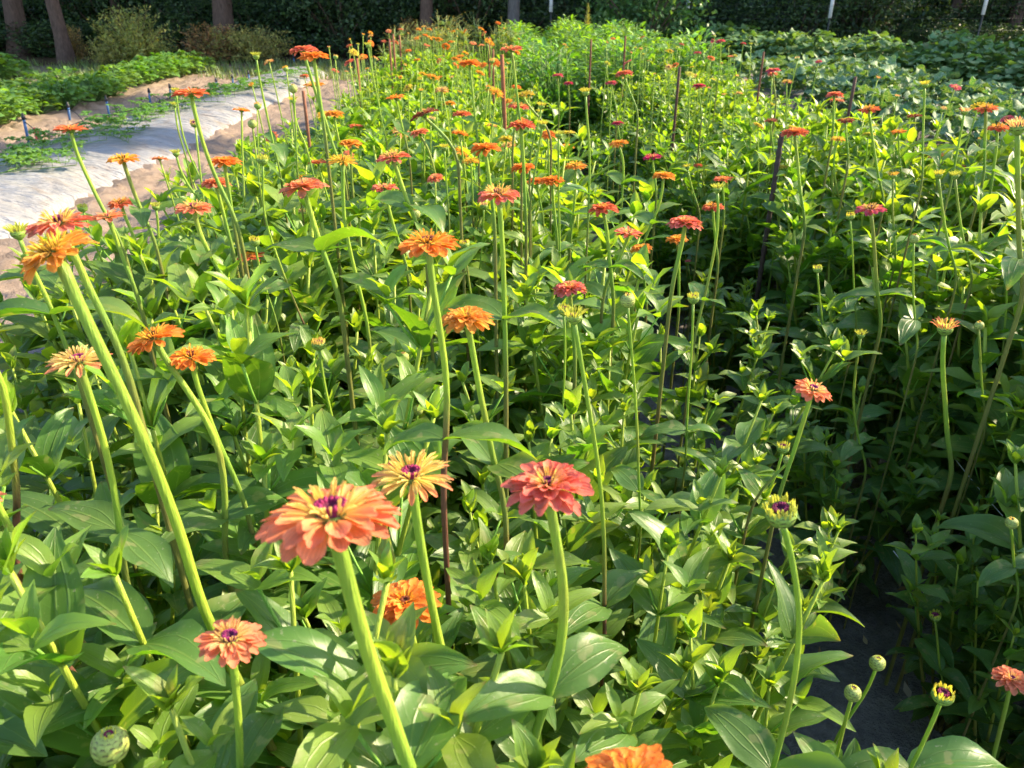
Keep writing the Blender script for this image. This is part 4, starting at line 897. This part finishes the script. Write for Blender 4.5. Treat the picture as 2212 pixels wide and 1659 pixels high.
# feathery seed spike
q = at_fwd(1268, 45, 13.5); r = random.Random(3); ms, ml = MB(), MB()
tube(ms, [(0, 0, 0), (0, 0, .8), (.02, 0, q[2] + .24)], [.008, .006, .002], (.3, .3, .12), 5)
for i in range(260):
    k = r.random(); leaf(ml, (.01, 0, .7 + k * (q[2] - .46)), r.uniform(0, 6.28), r.uniform(.4, 1.2), .10 * (1.25 - k), .022, .4, 0, cols((.30, .30, .12), r), 2, 2, r=r)
t = thing('grass_plume', 'single pale feathery seed spike rising behind the herb bushes', 'seed spike', (q[0], q[1], 0)); ms.obj('stem', M_stem, t); ml.obj('seed_head', M_leaf2, t)
# mottled squash on right plastic
sil = [leafy(600 + i, .42, .34, 44, .18, .85, 'round', (.055, .15, .06), M_silver, nl=6, nw=4, el=(.1, 1.1), droop=(.5, 1.3), fold=(.2, .6), wave=.2, young=0) for i in range(3)]
y = 6.0
while y < 13.8:
    for x in (4.45, 5.2, 5.95):
        put(rnd.choice(sil), 'mottled_squash', x + rnd.uniform(-.15, .15), y + rnd.uniform(-.12, .12), rnd.uniform(.85, 1.15), 'squash plant with silvery mottled leaves on white plastic, ' + ('path side' if x < 4.8 else 'middle line' if x < 5.6 else 'outer side') + (', near part' if y < 9 else ', far part'), 'squash plant', 'mottled squash plants on the right plastic')
    y += .62
# broad leaved squash mound
sq = [leafy(620 + i, .58, .62, 190, .18, .9, 'round', (.10, .205, .085), M_squash, nl=5, nw=4, el=(-.1, .5), droop=(.4, 1.1), fold=(.0, .3), wave=.12, top_bias=.35, young=.04) for i in range(4)]
for i in range(10):
    x = 5.2 + i * .82; y0 = max(9.5, 16.6 - (x - 5.1) * 1.25)
    for k in range(4):
        y = y0 + k * .85; h = .92 + .14 * math.sin(x * 1.3 + k) + rnd.uniform(-.08, .08)
        if y < 18.8: put(rnd.choice(sq), 'squash_plant', x + rnd.uniform(-.2, .2), y + rnd.uniform(-.2, .2), (1.05, 1.05, h * (1.1 + .06 * k)), 'broad leaved grey green squash plant, ' + ('left end' if i < 3 else 'middle' if i < 7 else 'right end') + ' of the shaded mound, ' + ('front edge' if k == 0 else 'behind its front edge'), 'squash plant', 'broad leaved squash plants at upper right')

# ------------------------------------------------------------------ stakes, strings
def stake(px, pyt, zt, y_or_fwd, label, rad=.012, ribbed=False, pal=(.16, .06, .035), lean=0):
    rad *= .6
    p = at_fwd(px, pyt, y_or_fwd); base = np.array([p[0] - lean, p[1], gz(p[0], p[1]) - .1])
    H = p[2] - base[2]; n = 60 if ribbed else 12; m_ = MB()
    z = np.linspace(0, H, n * (2 if ribbed else 1)); rr = np.full(len(z), rad)
    if ribbed: rr = rad * (1 + .22 * (np.arange(len(z)) % 4 < 2))
    P = np.stack([lean * z / H, 0 * z, z], 1)
    tube(m_, P, rr, pal, 8); o = m_.obj('garden_stake', M_rust); o.location = base
    return tag(o, label, 'stake', 'rusty stakes along the flower rows')
stake(1689, 288, 0, 2.55, 'thick ribbed dark stake standing among the right row flowers', .013, True, (.07, .045, .04))
stake(1848, 166, 0, 3.9, 'tall smooth dark stake at right before the mottled leaves', .013, False, (.10, .05, .04))
stake(1650, 112, 0, 5.2, 'thin rusty stake below a pale bud, right of the pink flowers', .011)
stake(1468, 145, 0, 4.2, 'dark stake rising from the middle of the pink row', .012, False, (.10, .05, .035))
stake(1351, 78, 0, 6.4, 'distant dark stake before the herb bushes, right one of two', .012)
stake(1277, 84, 0, 6.2, 'distant dark stake before the herb bushes, left one of two', .012)
stake(1084, 118, 0, 3.3, 'tall rusty stake leaning beside the path next to coral blooms', .013, False, (.26, .09, .04), lean=-.05)
stake(1056, 80, 0, 6.6, 'farther rusty stake at the right rim of the left row', .013, False, (.2, .08, .04))
stake(1065, 106, 0, 5.2, 'short rusty stake just behind the tall leaning one', .012, False, (.2, .08, .04))
stake(841, 84, 0, 6.0, 'rusty stake at far left row, leftmost of three together', .012, False, (.24, .09, .05))
stake(849, 74, 0, 6.6, 'rusty stake at far left row, middle of three together', .013, False, (.24, .09, .05))
stake(863, 76, 0, 7.2, 'rusty stake at far left row, rightmost of three together', .013, False, (.24, .09, .05))
stake(771, 126, 0, 5.4, 'pointed rusty stake standing alone left of the three', .013, False, (.3, .11, .05))
stake(655, 196, 0, 3.5, 'rusty stake amid tall stems at upper left', .012, False, (.22, .09, .05))

def string(pts, label):
    P = [at_z(u, v, z) for u, v, z in pts]; b = P[0].copy(); m_ = MB()
    tube(m_, spline([p - b for p in P], 4), .0011, (.75, .78, .82), 5); o = m_.obj('netting_string', M_paint); o.location = b
    tag(o, label, 'string')
string([(2050, 975, .45), (2110, 1050, .42), (2180, 1130, .40), (2260, 1215, .38)], 'taut white netting string running through the shaded plants at right')
string([(1930, 1190, .30), (1975, 1250, .27), (2030, 1330, .25)], 'faint pale string above the path soil at lower right')
# blue stakes with black drip line
BL = [((50,250),(63,312)),((147,227),(152,268)),((229,213),(238,258)),((322,196),(325,231)),((367,187),(368,211)),((467,173),(469,201)),((502,166),(504,188)),((537,158),(538,177)),((585,148),(586,167)),((634,123),(637,142))]
ord_ = ['nearest', 'second', 'third', 'fourth', 'fifth', 'sixth', 'seventh', 'eighth', 'ninth', 'farthest']
tops = []
for i, ((u0, v0), (u1, v1)) in enumerate(BL):
    b = at_z(u1, v1, .02); f = (b - C0) @ FH; tp_ = at_fwd(u0, v0, f)
    t = thing('irrigation_stake', ord_[i] + ' blue irrigation stake along the bare soil strip, counted from the left edge', 'stake', tuple(b), 'blue irrigation stakes beside the white plastic')
    m_ = MB(); d = tp_ - b; tube(m_, [(0, 0, 0), d * .5, d * .86], .014, (.05, .13, .30), 8); m_.obj('post', M_paint, t)
    m_ = MB(); lathe(m_, [(.004, 0), (.02, .005), (.02, .03), (.012, .045), (.012, .06), (.002, .065)], (.02, .02, .025), 8)
    o = m_.obj('sprinkler_head', M_paint, t); o.location = Vector(d * .86)
    m_ = MB(); q = np.array([.35, -.35, 0]); tube(m_, spline([d * .8, d * .5 + q * .5 + np.array([0, 0, .03]), q + np.array([0, 0, .03])], 5), .005, (.02, .02, .02), 6); m_.obj('tube', M_paint, t)
    tops.append(b)
m_ = MB(); pts = [b + np.array([.12 * math.sin(i * 2), 0, .02]) for i, b in enumerate(tops)]
tube(m_, spline([p - pts[0] for p in pts], 5), .008, (.02, .02, .02), 6); o = m_.obj('drip_hose', M_paint); o.location = pts[0]
tag(o, 'black drip hose lying on the soil along the blue stakes', 'hose')
# pink flag
b = at_z(79, 307, .02); t = thing('marker_flag', 'small red pink marker flag on the soil by the nearest blue stake', 'flag', tuple(b))
m_ = MB(); tube(m_, [(0, 0, 0), (0, 0, .15)], .002, (.3, .3, .3), 5); m_.obj('wire', M_paint, t)
m_ = MB(); xx = np.linspace(0, .055, 5); zz = np.linspace(.03, .14, 5); A, Bq = np.meshgrid(xx, zz, indexing='ij'); G = np.stack([A, .012 * np.sin(A * 90), Bq], -1)
m_.grid(G, (.75, .05, .09)); m_.grid(G[:, ::-1] + np.array([0, .0015, 0]), (.75, .05, .09)); m_.obj('pennant', M_paint, t)

# ------------------------------------------------------------------ woods
def leafcloud(ml, centers, rad, n, ls, base, r, flat=.8, outw=.5, v=.35, up=.3, w=.55):
    """vectorised: n small folded leaves gaussian round clump centres"""
    rn = np.random.RandomState(r.randrange(1 << 30))
    Cn = np.array(centers); ci = rn.randint(0, len(Cn), n); rd_ = np.asarray(rad, float) if np.ndim(rad) else np.full(len(Cn), rad)
    off = rn.normal(size=(n, 3)); off /= np.linalg.norm(off, axis=1)[:, None]; off *= (rn.rand(n) ** .45)[:, None] * rd_[ci][:, None]; off[:, 2] *= flat
    P = Cn[ci] + off
    d = rn.normal(size=(n, 3)) + off / rd_[ci][:, None] * outw * 2; d[:, 2] += up; d /= np.linalg.norm(d, axis=1)[:, None]
    b = np.cross(d, rn.normal(size=(n, 3))); b /= np.linalg.norm(b, axis=1)[:, None]; nn = np.cross(d, b)
    L = ls * (.6 + .8 * rn.rand(n))[:, None]; W_ = L * w * .5
    rows = [P, P + d * L * .5 - b * W_ + nn * L * .08, P + d * L * .5 + b * W_ + nn * L * .08, P + d * L]
    V = np.stack([rows[0], rows[2], rows[3], rows[1]], 1).reshape(-1, 3)
    k = 1 + v * (2 * rn.rand(n) - 1); clump = 1 + .3 * (2 * rn.rand(len(Cn))[ci] - 1)
    c = np.array(base)[None] * (k * clump)[:, None] * np.stack([1 + .35 * (rn.rand(n) - .5), np.ones(n), np.ones(n)], 1)
    F = np.arange(n * 4).reshape(-1, 4) + ml.n
    ml.v.append(V); ml.f.append(F); ml.uv.append(np.tile(np.array([[.5, 0], [1, .5], [.5, 1], [0, .5]]), (n, 1))); ml.c.append(np.repeat(np.clip(c, 0, 1), 4, 0)); ml.n += n * 4

def bush(seed, W_, H, n, ls, base, nc=26, up=.3, w=.55, cr=.28):
    r = random.Random(seed); ms, ml = MB(), MB(); cs = []
    for i in range(nc):
        a = r.uniform(0, 6.28); q = r.random() ** .5; z = H * (.12 + .8 * r.random()); k = W_ * .5 * q * (1 - .45 * (z / H) ** 2)
        cs.append((k * math.cos(a), k * math.sin(a), z)); tube(ms, spline([(0, 0, 0), (cs[-1][0] * .4, cs[-1][1] * .4, z * .55), cs[-1]], 2), .012 * H, (.10, .07, .05), 4)
    leafcloud(ml, cs, W_ * cr, n, ls, base, r, up=up, w=w)
    return ms.mesh('stem', M_bark), ml.mesh('foliage', M_leaf2)
def tree(x, y, rad, H, label, group, crown, zc, lean=(0, 0), bark=(.10, .075, .06), name='tree', cn=5200, ls=.34, seed=None, cr=.42, nb=16):
    r = random.Random(int(x * 13 + y * 7) if seed is None else seed)
    t = thing(name, label, 'tree', (x, y, 0), group)
    ms = MB(); zz = np.linspace(-.1, H, 22); k = zz / H
    P = np.stack([lean[0] * k + .05 * np.sin(zz * 1.1), lean[1] * k + 0 * k, zz], 1)
    n = 20; th = np.arange(n) / n * 2 * PI
    rr = rad * (1 - .55 * k)[:, None] * (1 + .07 * np.sin(th * 5 + 1)[None] + .05 * np.sin(th * 9 + zz[:, None] * 2)) * (1 + .5 * np.exp(-np.maximum(zz, 0) / .25))[:, None]
    G = P[:, None] + np.stack([rr * np.cos(th), rr * np.sin(th), 0 * rr], -1)
    ms.grid(G, bark, wrap=True)
    cs = []
    for i in range(nb):
        a = r.uniform(0, 6.28); rr_ = crown * r.uniform(.2, .95); z = zc + r.uniform(-.4, .5) * crown
        c = np.array([lean[0] * z / H + rr_ * math.cos(a), lean[1] * z / H + rr_ * math.sin(a), z + .2 * crown]); cs.append(c)
        z0 = max(2.6, z - rr_ * .6); b = np.array([lean[0] * z0 / H, lean[1] * z0 / H, z0])
        tube(ms, spline([b, (b + c) / 2 + np.array([0, 0, .25]), c], 3), np.linspace(rad * .32, rad * .08, 7), bark, 6)
    ms.obj('trunk', M_bark, t)
    ml = MB(); leafcloud(ml, cs, crown * cr, cn, ls, (.05, .11, .03), r); ml.obj('crown', M_leaf2, t)
    return t
# trees seen in the photo along the wood's edge
q = lambda u, d: at_z(u, 128, 0) * np.array([1, 1, 0]) if d is None else C0 * 0 + at_depth(u, 0, d)
def tpos(u, y):
    r_ = ray(u, 60); k = y / r_[1]; return r_[0] * k
TR = [(30, 20, .32, 'dim broad trunk at the far left corner'), (128, 17.6, .20, 'leaning trunk with banded bark left of the golden bushes'), (476, 19.5, .33, 'broad brown trunk behind the two golden bushes'),
      (915, 19, .21, 'straight brown trunk behind the wildflowers of the left row'), (1104, 18.5, .19, 'smooth grey brown trunk left of the herb bushes'), (1214, 23, .10, 'thin dark trunk behind the herb bushes'),
      (1560, 24, .16, 'shadowy trunk behind the fence near the squash mound'), (2055, 22, .2, 'shadowy trunk behind the fence at right'), (2190, 21, .24, 'shadowy trunk at the right edge behind the fence'), (700, 21, .13, 'dim slender trunk among dark undergrowth left of centre'),
      (590, 22.5, .10, 'slim dark trunk right of the golden bushes'), (800, 22, .09, 'very slim trunk left of the wildflowers'), (1345, 22, .12, 'slim trunk behind the rounded green shrub'), (1680, 22, .15, 'dim trunk between the second and third fence posts'), (1920, 21.5, .13, 'dim trunk between the third and last fence posts'), (250, 21, .16, 'dim trunk behind the left golden juniper')]
for i, (u, y, rd_, lab) in enumerate(TR):
    tree(tpos(u, y), y, rd_ * .66, 14, lab, 'trees of the wood behind the field', 3.0, 6.6, lean=((-1.6 if u == 128 else rnd.uniform(-.4, .4)), 1.8), bark=(.11, .10, .095) if u == 1104 else (.10, .065, .05), seed=i)
# trees beyond the right side of the field, they shade the near right row and the squash
def shade_tree(tx, ty, dist, crown, seed, cn=4200, **kw):
    c = Vector((tx, ty, .8)) + sun_dir * dist
    tree(c.x, c.y, .22, c.z + crown, 'broadleaf tree standing off to the right of the field', 'trees to the right of the field', crown, c.z, seed=seed, cn=cn, **{'ls': .30, **kw})
shade_tree(4.3, .9, 13, 1.25, 51, 1500)
shade_tree(4.4, 2.7, 15, 1.2, 52, 1500)
shade_tree(9.8, 9.9, 12, 1.5, 53, 1800)
shade_tree(10.5, 14.2, 13, 1.9, 54, 1800)
shade_tree(13, 12, 11, 1.5, 58, 1500)
shade_tree(-2.6, 8.0, 21, .8, 55, 1500)
shade_tree(-3.6, 11.2, 24, 1.0, 56, 1500)
# undergrowth
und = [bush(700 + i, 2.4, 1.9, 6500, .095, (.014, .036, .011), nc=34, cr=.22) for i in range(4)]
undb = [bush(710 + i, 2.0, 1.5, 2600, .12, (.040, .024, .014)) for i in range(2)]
k = 0
for yy, step in ((20.3, 1.6), (21.8, 1.5), (23.4, 1.7), (25.2, 1.8)):
    x = -15 - (yy - 18) * .6
    while x < 17 + (yy - 18):
        m_ = rnd.choice(und) if rnd.random() < .85 else rnd.choice(undb)
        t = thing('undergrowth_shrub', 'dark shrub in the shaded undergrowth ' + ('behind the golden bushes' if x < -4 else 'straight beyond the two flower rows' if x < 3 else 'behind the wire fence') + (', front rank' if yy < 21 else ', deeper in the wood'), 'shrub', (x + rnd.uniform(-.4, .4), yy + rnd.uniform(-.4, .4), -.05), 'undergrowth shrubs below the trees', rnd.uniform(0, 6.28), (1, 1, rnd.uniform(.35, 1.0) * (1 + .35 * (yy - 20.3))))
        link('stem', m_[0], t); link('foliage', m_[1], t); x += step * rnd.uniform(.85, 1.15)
# canopy of the wood, one far-off mass above and behind the trees that can be told apart
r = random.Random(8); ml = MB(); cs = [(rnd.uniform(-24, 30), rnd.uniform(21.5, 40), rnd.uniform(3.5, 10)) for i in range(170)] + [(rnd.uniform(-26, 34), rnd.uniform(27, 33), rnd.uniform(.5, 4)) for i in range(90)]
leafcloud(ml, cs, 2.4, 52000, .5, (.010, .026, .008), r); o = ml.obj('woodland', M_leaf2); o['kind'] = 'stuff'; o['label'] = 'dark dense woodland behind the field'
# golden junipers and other lit bushes at the edge
def sprayb(seed, W_, H, base, n=5200):
    r = random.Random(seed); ms, ml = MB(), MB()
    for i in range(120):
        a = r.uniform(0, 6.28); e = r.uniform(.25, 1.45); L = (H * math.sin(e) + W_ * .55 * math.cos(e)) * r.uniform(.6, 1.05)
        b = np.array([0, 0, H * .05]); tip = b + L * np.array([math.cos(a) * math.cos(e), math.sin(a) * math.cos(e), math.sin(e)])
        m1 = (b + tip) / 2 + np.array([0, 0, .08]); pts = spline([b, m1, tip], 6); tube(ms, pts, np.linspace(.012, .003, len(pts)), (.12, .08, .05), 4)
        cs = [pts[j] for j in range(4, len(pts))]
        leafcloud(ml, cs, .075 * (H ** .5), n // 120, .085, base, r, outw=.8, up=.5, w=.28)
    return ms.mesh('stem', M_bark), ml.mesh('foliage', M_leaf2)
g1 = sprayb(720, 1.2, 1.15, (.32, .31, .08), 6500); g2 = sprayb(721, 1.8, .8, (.34, .31, .09), 6500); g3 = sprayb(722, .8, .95, (.34, .19, .07), 4000)
for u, v, m_, sc, lab in ((305, 148, g1, (.85, .85, .82), 'tall golden green juniper at the wood edge, left one of two'), (470, 142, g3, (1, 1, .75), 'small brownish golden bush between the two junipers'),
                          (545, 142, g2, (.85, .85, .68), 'spreading golden green juniper at the wood edge, right one of two'), (255, 150, g2, (.5, .5, .55), 'low golden juniper at the foot of the tall left one'), (900, 128, g3, (.7, .7, .8), 'ochre bush behind the stakes near the left row end'),
                          (1710, 110, g3, (.8, .8, 1.1), 'ochre weed clump behind the squash mound'), (165, 140, g3, (.4, .4, .7), 'tiny ochre bush at the foot of the leaning trunk')):
    p = at_z(u, v, 0)
    t = thing('golden_bush', lab, 'bush', (p[0], p[1], 0), None, rnd.uniform(0, 6.28), sc); link('stem', m_[0], t); link('foliage', m_[1], t)
p = at_fwd(1395, 50, 17.5)
m_ = bush(730, 2.6, 1.55, 4200, .11, (.05, .13, .03)); t = thing('green_shrub', 'bright green rounded shrub in the shade behind the herb bushes', 'shrub', (p[0], p[1], 0)); link('stem', m_[0], t); link('foliage', m_[1], t)

# fence: posts with white painted tops, dark wire mesh between them
FY = 18.7
def fpost(u, vb):
    k = FY / ray(u, vb)[1]; return C0 + ray(u, vb) * k
labs = ['first from left, behind the herb bushes', 'second from left, above the gap between crops', 'third from left, above the squash mound', 'rightmost, near the picture edge']
xsf = []
for (u, vb), lb in zip(((1190, 26), (1484, 36), (1792, 39), (2123, 32)), labs):
    p = fpost(u, vb); xsf.append(p[0])
    t = thing('fence_post', 'white topped dark fence post, ' + lb, 'fence post', (p[0], p[1], 0), 'posts of the wire fence')
    m_ = MB(); tube(m_, [(0, 0, -.2), (0, 0, p[2])], .022, (.03, .035, .03), 8); m_.obj('post', M_paint, t)
    m_ = MB(); tube(m_, [(0, 0, p[2]), (0, 0, 1.9)], .040, (.8, .82, .85), 10); m_.obj('white_sleeve', M_paint, t)
m_ = MB()
for k, z in enumerate((.35, .6, .85, 1.1, 1.35, 1.6, 1.85)): tube(m_, [(xsf[0] - 1, 0, z), (xsf[1], 0, z), (xsf[2], 0, z), (xsf[3] + 6, 0, z)], .0016, (.06, .065, .07), 4)
xx = xsf[0] - 1
while xx < xsf[3] + 6: tube(m_, [(xx, 0, .1), (xx, 0, 1.9)], .0010, (.05, .055, .06), 3); xx += .3
o = m_.obj('wire_fence', M_paint); o.location = (0, FY - .05, 0); tag(o, 'thin dark wire mesh strung between the white topped posts', 'fence')

# grass and weeds on the verge
mg = MB()
def blades(n, fx, fy, h, base):
    rn = np.random.RandomState(n); x = fx(rn, n); y = fy(rn, n); a = rn.rand(n) * 6.28; hh = h * (.5 + rn.rand(n)); w_ = .006 + .006 * rn.rand(n)
    keep = vnoise(x, y, 2.4, 33) * .6 + vnoise(x, y, 6, 34) * .4 > .42; x, y, a, hh, w_ = x[keep], y[keep], a[keep], hh[keep], w_[keep]; n = len(x)
    B0 = np.stack([x, y, hgt(x, y)], 1); s = np.stack([np.cos(a), np.sin(a), 0 * a], 1) * w_[:, None]; d = np.stack([np.sin(a) * .4, -np.cos(a) * .4, 1 + 0 * a], 1) * hh[:, None]
    V = np.stack([B0 - s, B0 + s, B0 + s * .25 + d, B0 - s * .25 + d], 1).reshape(-1, 3)
    c = np.array(base) * (.6 + .8 * rn.rand(n))[:, None]
    mg.v.append(V); mg.f.append(np.arange(4 * n).reshape(-1, 4) + mg.n); mg.uv.append(np.zeros((4 * n, 2))); mg.c.append(np.repeat(c, 4, 0)); mg.n += 4 * n
blades(26000, lambda q, n: q.uniform(-12, -6.2, n), lambda q, n: q.uniform(9, 14.4, n), .07, (.16, .24, .05))
blades(14000, lambda q, n: q.uniform(-13, 3, n), lambda q, n: q.uniform(14.4, 17.5, n), .12, (.15, .20, .06))
blades(12000, lambda q, n: q.uniform(8, 16, n), lambda q, n: q.uniform(13, 17, n), .10, (.12, .26, .04))
o = mg.obj('grass', M_leaf2); o['kind'] = 'stuff'; o['label'] = 'patchy grass on the verge before the wood'

# dry bits lying on the soil and the path
ml = MB(); rn = np.random.RandomState(4); n = 1500
x = np.where(rn.rand(n) < .45, rn.uniform(.35, 1.1, n), rn.uniform(-2.9, -1.3, n)); y = .5 + 9 * rn.rand(n) ** 1.3; a = rn.rand(n) * 6.28; L = .006 + .022 * rn.rand(n) ** 2
z = hgt(x, y) + .004; D = np.stack([np.cos(a), np.sin(a), rn.uniform(-.2, .5, n)], 1) * L[:, None]; Bv = np.stack([-np.sin(a), np.cos(a), rn.uniform(-.3, .3, n)], 1) * (L * rn.uniform(.15, .5, n))[:, None]
P0 = np.stack([x, y, z], 1); V = np.stack([P0 - D, P0 - Bv, P0 + D, P0 + Bv], 1).reshape(-1, 3)
pal_ = np.array([(.30, .20, .10), (.16, .10, .06), (.38, .30, .16), (.10, .13, .04), (.42, .36, .28)])[rn.randint(0, 5, n)]
ml.v.append(V); ml.f.append(np.arange(4 * n).reshape(-1, 4)); ml.uv.append(np.zeros((4 * n, 2))); ml.c.append(np.repeat(pal_, 4, 0)); ml.n = 4 * n
o = ml.obj('plant_litter', M_calyx, smooth=False); o['kind'] = 'stuff'; o['label'] = 'dry leaf bits and straw scattered on soil and path'
